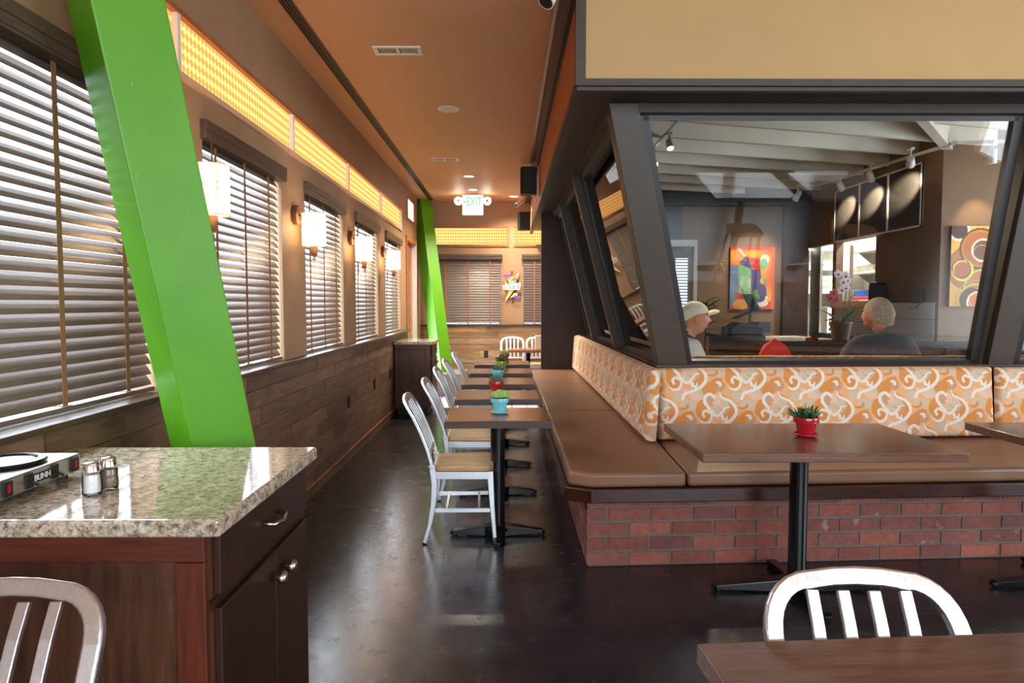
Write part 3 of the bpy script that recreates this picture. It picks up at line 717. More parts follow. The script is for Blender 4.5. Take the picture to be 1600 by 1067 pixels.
for i in range(1, 5): dup(t0, (AX + [0, -.01, -.02, -.005, 0][i], AYS[i], 0), [0.03, .02, .01, .0, .01][i], TBL[i])
t0.rotation_euler = (0, 0, 0.03)
table('dining_table', 'large brown wood table on a black post, with the red potted succulent', (1.425, 3.29, 0), 1.16, 0.74, 0.765, M['table_wood'], ax=0.42, ay=0.34)
table('dining_table', 'brown wood table cut off by the right edge beside the bench', (2.83, 3.32, 0), 0.66, 0.74, 0.765, M['table_wood'], ax=0.42, ay=0.34)
table('dining_table', 'brown plank-top table in the bottom right foreground', (1.012, 0.925, 0), 1.26, 0.76, 0.765, M['table_wood'], ax=0.42, ay=0.34, rz=math.radians(3.5))

# ================================================================== CHAIRS (front = +x)
def bx_(z):      # rear post x as a function of height
    return float(np.interp(z, [0, .12, .25, .36, .46, .56, .66, .76, .86], [-.222, -.188, -.165, -.160, -.172, -.200, -.238, -.285, -.345]))
def make_chair():
    t = thing('dining_chair', 'x', 'chair', group='aluminium dining chairs')
    # seat
    poly = []
    for x, y in ((-.165, -.165), (-.13, -.185), (0.10, -.20), (0.16, -.195), (.185, -.16), (.19, 0), (.185, .16), (.16, .195), (.10, .20), (-.13, .185), (-.165, .165)): poly.append((x, y))
    MB().prism(poly, .432, .462).build('seat', M['seat_wood'], t, bevel=0.008)
    for sgn in (-1, 1):
        MB().bar((-.165, .178*sgn, .408), (.17, .192*sgn, .408), (0, 0, 1), .046, .02).build('seat_rail', M['alu'], t, bevel=0.003)
        zs = np.linspace(0.008, 0.47, 9)
        MB().sweep([(bx_(z), sgn*(.183 - .0*z), z) for z in zs], (0, 1, 0), [.024 + .008*min(1, z/.3) for z in zs], [.026 + .010*min(1, z/.3) for z in zs]).build('leg', M['alu'], t, bevel=0.004)
        MB().sweep([(.195, .195*sgn, .008), (.178, .19*sgn, .22), (.165, .185*sgn, .432)], (0, 1, 0), [.022, .028, .032], [.022, .030, .040]).build('leg', M['alu'], t, bevel=0.004)
        MB().bar((-.172, .178*sgn, .20), (.178, .186*sgn, .20), (0, 0, 1), .022, .014).build('stretcher', M['alu'], t)
        for x in (-.222, .195): MB().lathe([(.012, 0), (.013, .008)], 10, (x, .19*sgn if x > 0 else .183*sgn, 0)).build('glide', M['black'], t)
    for x in (-.09, .10): MB().bar((x, -.18, .20), (x, .18, .20), (0, 0, 1), .022, .014).build('stretcher', M['alu'], t)
    for x in (-.165, .175): MB().bar((x, -.18, .408), (x, .18, .408), (0, 0, 1), .046, .02).build('seat_rail', M['alu'], t)
    # back frame: inverted U on the curved back surface
    pts = []; sides = []
    zt, hw, r = .845, .182, .085
    def sp(y, z): return Vector((bx_(z), y, z))
    path = [(-.183, z) for z in np.linspace(.45, zt-r, 7)] + [(-hw + r - r*math.cos(a), zt - r + r*math.sin(a)) for a in np.linspace(0, PI/2, 8)[1:]]
    path += [(y, zt + .008*(1-(y/(hw-r))**2)) for y in np.linspace(-(hw-r), hw-r, 5)[1:-1]]
    path += [(-y, z) for y, z in reversed(path[:14])]
    for y, z in path:
        dz = .01; nx = Vector((1, 0, -(bx_(z+dz) - bx_(z-dz))/(2*dz))).normalized(); sides.append(nx); pts.append(sp(y, z))
    g = MB(); g.sweep(pts, sides, .022, .036); g.build('back_frame', M['alu'], t, bevel=0.005)
    for y in (-.093, -.031, .031, .093):
        zs = np.linspace(.535, .828, 6); g = MB()
        g.sweep([sp(y, z) for z in zs], (1, 0, 0.4), .012, .024); g.build('back_slat', M['alu'], t, bevel=0.002)
    MB().bar(sp(-.18, .53), sp(.18, .53), (1, 0, .35), .014, .026).build('back_rail', M['alu'], t)
    return t
CH = make_chair()
CX = -0.275
chairs = [('aluminium chair with a wood seat at the nearest aisle table', (CX, 4.14), 0.035), ('aluminium chair at the second aisle table, beside a red pot', (CX, 5.02), 0.02),
          ('aluminium chair at the third aisle table from the camera', (CX - .01, 5.90), 0.0), ('aluminium chair at the fourth aisle table, next to the lime pot', (CX - .02, 6.80), 0.0), ('aluminium chair at the farthest aisle table', (CX, 7.72), -0.02),
          ('bright aluminium chair behind the bottom right foreground table', (0.700, 1.03), -PI/2 - 0.04), ('aluminium chair back at the bottom left before the cabinet', (-0.965, 0.985), -PI/2 + 0.03),
          ('white-lit aluminium chair against the end wall, left of the pair', (0.08, 11.0), -PI/2), ('white-lit aluminium chair against the end wall, right of the pair', (0.50, 11.0), -PI/2)]
for i, (lb, (x, y), rz) in enumerate(chairs):
    if i == 0: CH.location = (x, y, 0); CH.rotation_euler = (0, 0, rz); CH['label'] = lb
    else: dup(CH, (x, y, 0), rz, lb)

# ================================================================== CABINETS
def cabinet(name, label, x1, y0, y1, x0=-1.42, two=True):
    t = thing(name, label, 'cabinet', (x0, y0, 0)); W = x1 - x0; D = y1 - y0; Z = 0.90
    MB().box(0, W, 0.008, D, 0.09, Z).build('carcass', M['cab_wood'], t)
    MB().box(0.02, W-0.05, 0.05, D-.02, 0, 0.09).build('toe_kick', M['black'], t)
    MB().box(0, W, -0.012, 0.008, Z-.062, Z).build('top_rail', M['cab_rail'], t, bevel=0.002)
    MB().box(W-.065, W, -0.012, 0.008, .09, Z-.064).build('stile', M['cab_stile'], t, bevel=0.002)
    MB().box(0, .065, -0.012, 0.008, .09, Z-.064).build('stile', M['cab_stile'], t, bevel=0.002)
    MB().box(.065, W-.065, -0.012, 0.008, .09, .17).build('bottom_rail', M['cab_rail'], t, bevel=0.002)
    zd = 0.735; mid = D*0.555
    dr = MB().box(W, W+.018, 0.03, D-.02, zd+.012, Z-.008).build('drawer', M['dark_wood'], t, bevel=0.003)
    yc = D/2
    MB().tube([(W+.018, yc-.055, .825), (W+.045, yc-.05, .82), (W+.052, yc, .815), (W+.045, yc+.05, .82), (W+.018, yc+.055, .825)], [.007,.006,.008,.006,.007], 10).build('pull_handle', M['nickel'], dr, smooth=True)
    MB().box(W, W+.006, 0.0, D, zd-.014, zd+.006).build('mid_rail', M['dark_wood'], t)
    for a, b, ky in ((0.03, mid-.003, mid-.04), (mid+.003, D-.02, mid+.045)):
        d_ = MB().box(W, W+.018, a, b, .12, zd-.02).build('door', M['dark_wood'], t, bevel=0.003)
        MB().lathe([(.007, W+.018), (.006, W+.032), (.016, W+.04), (.019, W+.05), (.015, W+.06), (.002, W+.063)], 16, (0, ky, .655), 'x').build('knob', M['nickel'], d_, smooth=True)
    return t
cabinet('serving_cabinet', 'dark wood serving cabinet under the near granite top', -0.672, 1.50, 2.21)
tag(MB().box(-1.43, -0.628, 1.468, 2.235, 0.90, 0.94).build('granite_countertop', M['granite'], bevel=0.008, seg=3), 'speckled granite countertop in the left foreground', 'countertop')
cabinet('serving_cabinet', 'dark wood cabinet at the far left near the side door', -0.97, 8.60, 9.25)
tag(MB().box(-1.43, -0.925, 8.56, 9.28, 0.90, 0.94).build('granite_countertop', M['granite'], bevel=0.006), 'small granite top on the far cabinet', 'countertop')

# coffee warmer
t = thing('coffee_warmer', 'stainless twin-burner coffee warmer on the near granite counter', 'warmer', (-1.40, 1.33, 0.94))
MB().box(0, 0.232, 0, 0.525, .016, .064).build('body', M['steel'], t, bevel=0.003)
for x, y in ((.03,.03), (.2,.03), (.03,.495), (.2,.495)): MB().lathe([(.014, 0), (.014, .016)], 12, (x, y, 0)).build('rubber_foot', M['black'], t)
for y in (.14, .39):
    p = MB().lathe([(.088, .064), (.092, .070), (.088, .076), (.070, .077), (.066, .070), (.002, .070)], 40, (.125, y, 0)).build('burner_plate', M['black_metal'], t); smooth_angle(p, 35)
    q = MB().lathe([(.066, .0705), (.064, .0725), (.002, .0725)], 36, (.125, y, 0)).build('hot_plate', M['steel'], p)
for y in (.321, .416):
    sw = MB().box(.232, .237, y-.011, y+.011, .022, .058).build('switch_plate', M['black'], t)
    MB().bar((.235, y, .04), (.256, y, .031), (0, 1, 0), .006, .006).build('toggle', M['black'], sw)
for y in (.248, .495):
    sw = MB().box(.232, .238, y-.013, y+.013, .022, .058).build('indicator_lamp', M['black'], t)
    MB().box(.238, .239, y-.005, y+.005, .030, .05).build('lens', M['red_lamp'], sw)
nb = MB().box(.232, .2335, .337, .401, .029, .051).build('badge', M['black'], t)
def text_mesh(name, body, size, mat, parent, M4, ext=0.0008):
    c = bpy.data.curves.new(name, 'FONT'); c.body = body; c.size = size; c.extrude = ext; c.align_x = 'CENTER'; c.align_y = 'CENTER'
    tmp = bpy.data.objects.new(name, c); COL.objects.link(tmp); dg = bpy.context.evaluated_depsgraph_get()
    me = bpy.data.meshes.new_from_object(tmp.evaluated_get(dg)); bpy.data.objects.remove(tmp); bpy.data.curves.remove(c)
    me.materials.clear(); me.materials.append(mat); me.transform(M4)
    o = link(name, me, parent); return o
RX = Matrix(((0,0,1,0),(1,0,0,0),(0,1,0,0),(0,0,0,1)))          # text x->world y, y->world z, faces +x
text_mesh('lettering', 'BUNN', .0215, M['white'], nb, Matrix.Translation((.2345, .369, .040)) @ RX)
def shaker(nm, label, x, y, fill, h=.05):
    t = thing(nm, label, 'shaker', (x, y, .94))
    a = MB().lathe([(.021, 0), (.0225, .006), (.021, .05), (.018, .058)], 20).build('glass_jar', M['glass'], t, smooth=True)
    b = MB().lathe([(.018, .006), (.0192, .01), (.0178, h), (.002, h)], 18).build('filling', fill, t, smooth=True)
    c = MB().lathe([(.0205, .055), (.0200, .060), (.0165, .079), (.0155, .081), (.001, .082)], 20).build('cap', M['chrome'], t, smooth=True)
shaker('salt_shaker', 'glass salt shaker with a chrome cap on the granite', -1.027, 1.672, M['salt'])
shaker('pepper_shaker', 'glass pepper shaker behind the salt shaker', -1.018, 1.728, M['pepper'])

# ================================================================== POTTED SUCCULENTS
def pot(name, label, x, y, z, mat, leaf, style, seed, sc=1.0):
    rnd = random.Random(seed); t = thing(name, label, 'potted plant', (x, y, z)); 
    MB().lathe([(.034*sc, 0), (.046*sc, .004), (.054*sc, .010), (.0565*sc, .014), (.053*sc, .017), (.040*sc, .010), (.002, .010)], 28).build('saucer', mat, t, smooth=True)
    p = MB().lathe([(.033*sc, .011), (.0355*sc, .013), (.046*sc, .068), (.050*sc, .069), (.0555*sc, .071), (.0565*sc, .094), (.0555*sc, .097), (.0505*sc, .097), (.048*sc, .088), (.002, .086)], 32).build('pot', mat, t); smooth_angle(p, 35)
    MB().lathe([(.049*sc, .084), (.049*sc, .090), (.002, .092)], 20).build('soil', M['soil'], t)
    g = MB()
    def leafy(base, d, L, w, th):
        d = Vector(d).normalized(); up = Vector((0,0,1)); s_ = d.cross(up)
        s_ = s_.normalized() if s_.length > .01 else Vector((1,0,0)); b = Vector(base)
        g.sweep([b, b + d*L*.35 + up*0.0, b + d*L*.7 + up*L*.05, b + d*L + up*L*.12], s_, [w*.5, w, w*.95, w*.15], [th*.7, th, th*.9, th*.2])
    if style == 'spiky':
        for k in range(46):
            q = rnd.uniform(0, 2*PI); rr = rnd.uniform(0, .042)*sc; el = rnd.uniform(.35, 1.2) + (.3 if rr < .02 else 0)
            leafy((rr*math.cos(q), rr*math.sin(q), .090 + rnd.uniform(0, .012)), (math.cos(q)*math.cos(el), math.sin(q)*math.cos(el), math.sin(el)), rnd.uniform(.03, .05)*sc, .013, .008)
    elif style == 'rosette':
        for c in range(9):
            q0 = c*2*PI/8 + .2; R = .036*sc if c < 8 else 0; cx, cy, cz = R*math.cos(q0), R*math.sin(q0), .098 + (.014 if c == 8 else rnd.uniform(0, .01))
            for ring in range(3):
                for k in range(7):
                    q = k*2*PI/7 + ring*.5; el = .25 + ring*.42
                    leafy((cx, cy, cz + ring*.004), (math.cos(q)*math.cos(el), math.sin(q)*math.cos(el), math.sin(el)), (.034 - ring*.004)*sc, .020, .010)
    else:
        for ring in range(5):
            for k in range(12):
                q = k*2*PI/12 + ring*.26; el = .15 + ring*.25
                leafy((.01*math.cos(q), .01*math.sin(q), .090 + ring*.004), (math.cos(q)*math.cos(el), math.sin(q)*math.cos(el), math.sin(el)), (.056 - ring*.005)*sc, .016, .008)
    o = g.build('succulent', leaf, t, bevel=0); smooth_angle(o, 80)
    return t
zt = .7455
pot('potted_succulent', 'turquoise pot of pale rosette succulents on the nearest aisle table', -.047, 4.12, zt, M['pot_blue'], M['leaf_pale'], 'rosette', 1)
pot('potted_succulent', 'red pot with a low dark succulent on the second aisle table', -.083, 5.02, zt, M['pot_red'], M['leaf_grey'], 'low', 2)
pot('potted_succulent', 'turquoise pot with a grey-green succulent on the third aisle table', -.082, 5.90, zt, M['pot_blue'], M['leaf_grey'], 'spiky', 3)
pot('potted_succulent', 'lime green pot on the fourth aisle table', -.06, 6.82, zt, M['pot_green'], M['leaf_dark'], 'spiky', 4)
pot('potted_succulent', 'red pot on the farthest aisle table', -.035, 7.76, zt, M['pot_red'], M['leaf_pale'], 'rosette', 5)
pot('potted_succulent', 'red glazed pot with a dark spiky succulent on the large table', 1.454, 3.29, .7655, M['pot_red'], M['leaf_dark'], 'spiky', 6, 1.06)
# ================================================================== BLINDS
def blind(label, a, b, tilt, along='y', z0=1.05, z1=2.25):
    """along y: in the left wall (room side +x); along x: in the end wall (room side -y)"""
    L = b - a - 0.02; t = thing('window_blind', label, 'blind', (XW, a + .01, 0) if along == 'y' else (a + .01, YE, 0), 0 if along == 'y' else 0, 'brown wood blinds')
    if along == 'x': t.rotation_euler = (0, 0, -PI/2)          # local y -> world x, local x -> world -y
    hx = -0.035 if along == 'y' else 0.034                      # slat plane: inside the reveal, or in front of the end wall
    vx = .028 if along == 'y' else .07
    v = MB(); v.box(-.062 if along == 'y' else 0, vx, -.03 , L + .03, z1-.055, z1+.035); v.box(vx, vx+.006, -.03, L+.03, z1-.01, z1+.035); v.box(vx, vx+.005, -.03, L+.03, z1-.045, z1-.025)
    v.build('valance', M['valance'], t, bevel=0.003)
    ct, st = math.cos(tilt), math.sin(tilt); hw = .0255; g = MB()
    n = (st, ct)   # normal in (x,z): slat runs from (+hw*ct, -hw*st) room side low to (-hw*ct, +hw*st)
    cs = [(hw*ct, -hw*st), (hw*.33*ct + .0025*st, -hw*.33*st + .0025*ct), (-hw*.33*ct + .0025*st, hw*.33*st + .0025*ct), (-hw*ct, hw*st)]
    vs = []; 
    for yv in (0, L):
        for (x, z) in cs: vs.append((x, yv, z))
        for (x, z) in reversed(cs): vs.append((x - .0026*st, yv, z - .0026*ct))
    fs = [tuple(range(7, -1, -1)), tuple(range(8, 16))] + [(i, (i+1) % 8, 8 + (i+1) % 8, 8 + i) for i in range(8)]
    me = g.add(vs, fs).mesh('slat', M['slat'])
    z = z0 + .05; k = 0
    while z < z1 - .035:
        o = link('slat', me, t); o.location = (hx, 0, z); z += .0432; k += 1
    MB().box(hx-.026, hx+.026, 0, L, z0 + .002, z0 + .02).build('bottom_rail', M['slat'], t, bevel=0.003)
    for f in ((.16, .5, .84) if L > .9 else (.2, .8)):
        y = L*f; MB().box(hx + hw*ct + .003, hx + hw*ct + .0045, y-.013, y+.013, z0 + .012, z1 - .05).build('ladder_tape', M['tape'], t)
        MB().box(hx - .02, hx + hw*ct + .02, y-.013, y+.013, z0 + .0205, z0 + .023).build('tape_end', M['tape'], t)
    MB().tube([(.012, L*.06, z1-.05), (.012, L*.06, z1-.55)], .004, 6).build('tilt_wand', M['valance'], t)
    return t
BL = ['large brown wood blind behind the near green column', 'brown wood blind behind the nearest wall sconce', 'brown wood blind between the second and third wall sconces from the camera', 'brown wood blind behind the third wall sconce', 'farthest brown wood blind on the left wall']
for (a, b), lb in zip(WINY, BL): blind(lb, a, b, math.radians(58))
blind('closed brown blind on the end wall beside the green column', EW[0][0] - .035, EW[0][1] + .035, math.radians(70), 'x', 1.07, 2.20)
blind('closed brown blind on the end wall right of the wall art', EW[1][0] - .035, EW[1][1] + .035, math.radians(70), 'x', 1.07, 2.20)

# ================================================================== SCONCES
def rounded(cx, cy, w, h, r, n=5):
    out = []
    for (sx_, sy_, a0) in ((1, 1, 0), (-1, 1, 90), (-1, -1, 180), (1, -1, 270)):
        for k in range(n+1):
            a = math.radians(a0 + 90*k/n); out.append((cx + sx_*(w/2-r) + r*math.cos(a), cy + sy_*(h/2-r) + r*math.sin(a)))
    return out
def sconce(label, y):
    t = thing('wall_sconce', label, 'wall lamp', (XW, y, 1.915), 0, 'lit wall sconces')
    p = MB().lathe([(.062, 0), (.066, .004), (.066, .034), (.060, .040), (.034, .040), (.030, .034), (.018, .034), (.002, .034)], 32, (0, 0, .10), 'x').build('backplate', M['bronze'], t); smooth_angle(p, 35)
    MB().tube([(.03, 0, .10), (.07, 0, .085), (.13, 0, .085)], .006, 8).build('arm', M['nickel'], t, smooth=True)
    R, x0 = .078, .135
    s_ = MB().lathe([(R, -.11), (R, .11)], 36, (x0, 0, 0), cap=False).build('shade', M['shade'], t, smooth=True)
    for z in (-.11, .11): MB().tube([(x0 + (R+.001)*math.cos(q), (R+.001)*math.sin(q), z) for q in np.linspace(0, 2*PI, 37)], .0022, 5).build('shade_rim', M['shade_line'], s_)
    g = MB()
    for cx, cy, w_, h_ in ((-1.9, .03, .9, .12), (-1.2, -.03, .8, .13), (-.5, .04, .7, .10), (.1, -.04, .9, .10), (-2.6, -.04, .8, .11), (1.2, .02, 1.0, .13), (2.2, .0, .9, .12)):
        pts = [(x0 + (R+.001)*math.cos(a), (R+.001)*math.sin(a), z) for a, z in rounded(cx, cy, w_, h_, .02)]; pts.append(pts[0]); g.tube(pts, .0019, 4)
    g.build('shade_outline_pattern', M['shade_line'], s_)
    MB().lathe([(.004, -.115), (.026, -.112), (.022, -.15), (.020, -.175), (.003, -.178)], 16, (x0, 0, 0)).build('wood_finial', M['orange_wood'], t, smooth=True)
    g = MB().ball((x0, 0, -.192), .012, 12, 8); g.ball((x0, 0, -.206), .006, 10, 6); g.build('ball_finial', M['chrome'], t, smooth=True)
    point_light('sconce_bulb', (XW + x0, y, 1.93), 5, WARM, .05)
SY = [3.08, 4.70, 6.33, 7.96]
for y, lb in zip(SY, ['lit drum wall sconce beside the near green column', 'lit drum wall sconce, second from the near column', 'lit drum wall sconce, third from the near column', 'lit drum wall sconce farthest from the camera']): sconce(lb, y)

# ================================================================== CEILING FIXTURES
def vent(label, x, y):
    t = thing('ceiling_vent', label, 'vent', (x, y, H), 0, 'ceiling air vents')
    g = MB(); g.box(-.16, .16, -.075, -.05, -.008, 0); g.box(-.16, .16, .05, .075, -.008, 0); g.box(-.16, -.13, -.05, .05, -.008, 0); g.box(.13, .16, -.05, .05, -.008, 0); g.box(-.012, .012, -.05, .05, -.008, 0)
    g.build('frame', M['white'], t); MB().box(-.13, .13, -.05, .05, -.001, 0.0).build('duct_back', M['black'], t)
    me = MB().box(-.002, .002, -.05, .05, -.006, -.001).mesh('louvre', M['white'])
    for k in range(9):
        for x0 in (-.118, .024): link('louvre', me, t).location = (x0 + k*.012, 0, 0)
vent('white air vent on the ceiling nearest the camera', -.73, 4.66); vent('white air vent on the ceiling farther along the aisle', -.73, 8.1)
for i, (x, y) in enumerate(((-.51, 6.03), (-.51, 9.15), (-.51, 10.2), (.10, 10.85))):
    t = thing('recessed_downlight', ['recessed ceiling light nearest the camera', 'recessed ceiling light in front of the exit sign', 'recessed ceiling light right above the exit sign', 'recessed ceiling light right of the exit sign'][i], 'ceiling light', (x, y, H), 0, 'recessed ceiling lights')
    MB().lathe([(.098, 0), (.098, -.004), (.088, -.008), (.066, -.006), (.062, 0)], 32, cap=False).build('trim_ring', M['white'], t, smooth=True)
    MB().lathe([(.064, -.002), (.0004, -.0025)], 24, cap=False).build('lens', M['downlight'] if i else M['white'], t)
    if i: spot_light('downlight_beam', (x, y, H - .02), (x, y, 0), 210, (1, .88, .70), 140, .8, .05)
# exit sign
t = thing('exit_sign', 'lit green EXIT sign with two lamp heads hanging from the ceiling', 'exit sign', (-.53, 10.55, H))
MB().box(-.07, .07, -.03, .03, -.03, 0).build('canopy', M['white'], t)
b_ = MB().box(-.16, .16, -.025, .025, -.33, -.03).build('housing', M['exit_face'], t, bevel=.004)
RXF = Matrix(((1,0,0,0),(0,0,-1,0),(0,1,0,0),(0,0,0,1)))          # text faces -y
text_mesh('lettering', 'EXIT', .185, M['exit_green'], b_, Matrix.Translation((.02, -.0275, -.135)) @ RXF @ Matrix.Diagonal((.62, 1, 1, 1)))
MB().prism([(-.145, -.135), (-.115, -.115), (-.115, -.155)], -.0285, -.026, 'y').build('arrow', M['exit_green'], b_)
for s_ in (-1, 1):
    l_ = MB().lathe([(.03, .04), (.055, .03), (.062, -.03), (.058, -.04), (.002, -.036)], 24, (s_*.22, 0, -.12), 'y').build('lamp_head', M['exit_head'], t); smooth_angle(l_, 40)
    MB().lathe([(.024, -.045), (.018, -.05), (.002, -.05)], 16, (s_*.22, 0, -.12), 'y').build('bulb_cap', M['white'], l_)
# track spots in the aisle
def can(label, loc, aim, lit=False, mat='white', power=25, deg=40, r=.035, L=.11, track_z=None, group='track spotlights', light=True):
    t = thing('track_spotlight', label, 'spotlight', loc, 0, group); d = (Vector(aim) - Vector(loc)).normalized()
    up = (track_z - loc[2]) if track_z else .1
    MB().tube([(0, 0, 0), (0, 0, up)], .008, 8).build('stem', M[mat], t); MB().box(-.02, .02, -.04, .04, up - .02, up).build('adapter', M[mat], t)
    s_ = d.orthogonal().normalized(); g = MB(); g.tube([-d*L*.45, -d*L*.4, d*L*.5, d*L*.55], [r*.55, r*.8, r, r*1.02], 18); g.build('can', M[mat], t, smooth=False); smooth_angle(t.children[-1], 35)
    MB().tube([d*L*.55, d*L*.56], [r*.86, r*.86], 16).build('bulb', M['bulb'] if lit else M['black'], t)
    if lit and light: spot_light('spot_beam', tuple(Vector(loc) + d*(L*.6)), aim, power, (1, .80, .56), deg, .7, .02)
can('white spotlight on the aisle track at the top edge', (.225, 3.55, 2.985), (-.2, 3.2, 2.2), False, 'white', r=.042, L=.13, track_z=3.08)
can('white spotlight on the aisle track near the far speaker', (.20, 10.7, 2.98), (-.35, 10.3, 2.6), False, 'white', r=.035, L=.17, track_z=3.08)
# speakers on the header
def speaker(label, y, z, w_, h_):
    t = thing('wall_speaker', label, 'speaker', (HX - .012, y, z), 0, 'black wall speakers')
    MB().prism([(-.22, -w_*.35), (-.19, -w_/2), (-.03, -w_*.5), (-.03, w_*.5), (-.19, w_/2), (-.22, w_*.35)], -h_/2, h_/2).build('cabinet', M['black'], t, bevel=.006)
    MB().box(-.224, -.20, -w_*.33, w_*.33, -h_*.45, h_*.45).build('grille', M['kwall_dark'], t)
    MB().sweep([(-.10, 0, h_/2 + .008), (-.005, 0, h_/2 + .008), (-.005, 0, -h_/2 - .008), (-.10, 0, -h_/2 - .008)], (0, 1, 0), .03, .006).build('bracket', M['steel'], t)
speaker('black speaker on the header nearest the camera', 8.3, 2.88, .2, .32); speaker('black speaker on the header farther down the aisle', 10.6, 2.68, .2, .27)

# ================================================================== WALL OBJECTS
def outlet(label, loc, rz):
    t = thing('wall_outlet', label, 'outlet', loc, rz, 'dark wall outlets')
    MB().box(-.035, .035, -.006, 0, -.057, .057).build('cover_plate', M['black'], t, bevel=.002)
    for z in (-.022, .022): MB().box(-.016, .016, -.009, -.006, z-.014, z+.014).build('socket', M['kwall_dark'], t)
outlet('dark outlet plate on the plank wainscot nearest the camera', (XW + .02, 6.16, .53), PI/2); outlet('dark outlet plate on the plank wainscot in the middle', (XW + .02, 7.36, .55), PI/2); outlet('dark outlet plate on the plank wainscot by the far cabinet', (XW + .02, 8.35, .56), PI/2)
outlet('dark outlet plate on the end wall planks', (-.36, YE - .018, .57), 0)
# metal wall art on the end wall
art = thing('wall_art', 'colourful atomic-age starburst wall sign on the end wall', 'wall art', (.086, YE, 1.70))
M['art_purple'] = plain('purple_enamel', (128, 62, 176), .35); M['art_yellow'] = plain('pale_yellow_enamel', (248, 216, 130), .35); M['art_blue'] = plain('sky_blue_enamel', (142, 208, 236), .35)
M['art_orange'] = plain('orange_enamel', (250, 146, 40), .35); M['art_green'] = plain('pale_green_enamel', (204, 220, 136), .35); M['art_brown'] = plain('dark_print', (70, 52, 40), .5)
def art_px(pts): return [((x - 801)/93.2, (448 - y)/93.2) for x, y in pts]
def plate(name, pts, d, mat, par=art): 
    MB().prism(art_px(pts), -d - .012, -d, 'y').build(name, M[mat], par)
plate('post', [(798.5, 424), (801.5, 424), (802.5, 473), (799.5, 473)], .01, 'taupe')
plate('purple_arrow', [(787, 430), (798, 429), (798, 433), (788, 434)], .05, 'art_purple'); plate('purple_arrow', [(803, 462), (812.5, 462), (811, 466.5), (803, 465.5)], .05, 'art_purple')
plate('yellow_shard', [(793, 434), (801, 432), (806, 440), (796, 444)], .02, 'art_yellow'); plate('yellow_shard', [(788, 440), (796, 446), (803, 454), (789.5, 471), (794.5, 456)], .03, 'art_yellow')
plate('blue_dart', [(811, 426), (805.5, 441), (809.5, 456), (796, 440)], .04, 'art_blue'); plate('green_tag', [(797, 465.5), (803, 458), (809, 458), (808, 462)], .025, 'art_green')
sgn = MB().prism(art_px([(785.5, 446), (813.5, 442), (812, 453), (787, 453)]), -.075, -.063, 'y').build('name_plate', M['white'], art)
g = MB()
for k, (a, h0, h1) in enumerate(((788, 447, 452), (790.3, 447, 452), (793.5, 446.5, 452), (796, 446, 452), (798.3, 446, 452), (800.8, 445.6, 452), (803, 445.5, 452), (805.5, 445, 452), (807.8, 445, 452), (810, 444.5, 452))):
    g.prism(art_px([(a, h0), (a+.9, h0), (a+.9, h1), (a, h1)]), -.077, -.0745, 'y')
g.build('lettering_strokes', M['art_brown'], sgn)
g = MB(); c = Vector((803.5, 434.5))
for k in range(8):
    q = k*PI/4 + .3; r_ = 6.5; e = c + Vector((math.cos(q), math.sin(q)))*r_; p_ = Vector((-math.sin(q), math.cos(q)))*.35
    g.prism(art_px([tuple(c+p_), tuple(e+p_), tuple(e-p_), tuple(c-p_)]), -.07, -.062, 'y')
    a = art_px([tuple(e)])[0]; g.ball((a[0], -.066, a[1]), .009, 8, 6)
a = art_px([tuple(c)])[0]; g.ball((a[0], -.066, a[1]), .02, 12, 8); g.build('orange_starburst', M['art_orange'], art)
# printed floor mat at the end of the aisle
n, m = 150, 110; U, V = np.meshgrid(np.linspace(0, 1.85, n), np.linspace(0, 1.45, m), indexing='ij'); C = np.zeros((n, m, 3)); C[:] = lin((226, 222, 226))
cols = [lin(c) for c in ((206, 96, 176), (150, 104, 196), (240, 160, 186), (150, 200, 150), (236, 196, 110))]
for k in range(9): C[(np.abs(U - .1 - k*.21) < .016)] = cols[k % 5]
for k in range(8): C[(np.abs(V - .08 - k*.185) < .014)] = cols[(k*2+1) % 5]
P = np.stack([U - 1.30, V + 8.85 + .4, np.full_like(U, .0)], -1); P[1:-1, 1:-1, 2] = .006
tag(link('floor_mat', grid_mesh('floor_mat', P, C, M['rug'])), 'pale floor mat with pink and purple lines before the end wall', 'mat')
# paper bag and small table by the end wall chairs
tb = table('corner_table', 'small table between the end wall chairs and the partition', (.30, 10.30, 0), .62, .50, .735, M['aisle_wood'])
g = MB(); g.box(-.085, .085, -.04, .04, 0, .20); o = g.build('paper_bag', M['paper'], bevel=.004); o.location = (.50, 10.25, .7355); tag(o, 'pale paper bag on the small corner table', 'bag')
# ================================================================== INTERIOR BEHIND THE GLASS
# inner booth
def inner_back(label, o, ax, nrm, L, off):
    me = padded('inner_back_cushion', o, ax, (0, 0, 1), nrm, L, .10, .10, .012, M['fabric'], r=.03, off=off); return tag(link('inner_back_cushion', me), label, 'cushion', 'inner booth back cushions')
inner_back('orange swirl head roll of the booth inside the large window', (1.30, 4.97, .935), (1, 0, 0), (0, 1, 0), 5.2, .1)
inner_back('orange swirl head roll of the booth inside the aisle windows', (1.34, 5.05, .94), (0, 1, 0), (1, 0, 0), 3.6, .2)
t = thing('inner_booth', 'brown leather inner booth bench behind the windows', 'bench')
g = MB(); g.box(1.30, 6.6, 4.86, 4.965, .40, .93); g.build('backrest', M['vinyl'], t, bevel=.01); MB().box(1.23, 1.335, 4.86, 8.7, .40, .93).build('backrest', M['vinyl'], t, bevel=.01)
g = MB(); g.box(1.23, 6.6, 4.86, 5.50, 0, .44); g.box(1.23, 1.86, 5.50, 8.7, 0, .44); g.build('base', M['dark_wood'], t)
MB().box(1.34, 6.6, 4.97, 5.50, .44, .525).build('seat', M['vinyl'], t, bevel=.01); MB().box(1.34, 1.86, 5.51, 8.7, .44, .525).build('seat', M['vinyl'], t, bevel=.01)
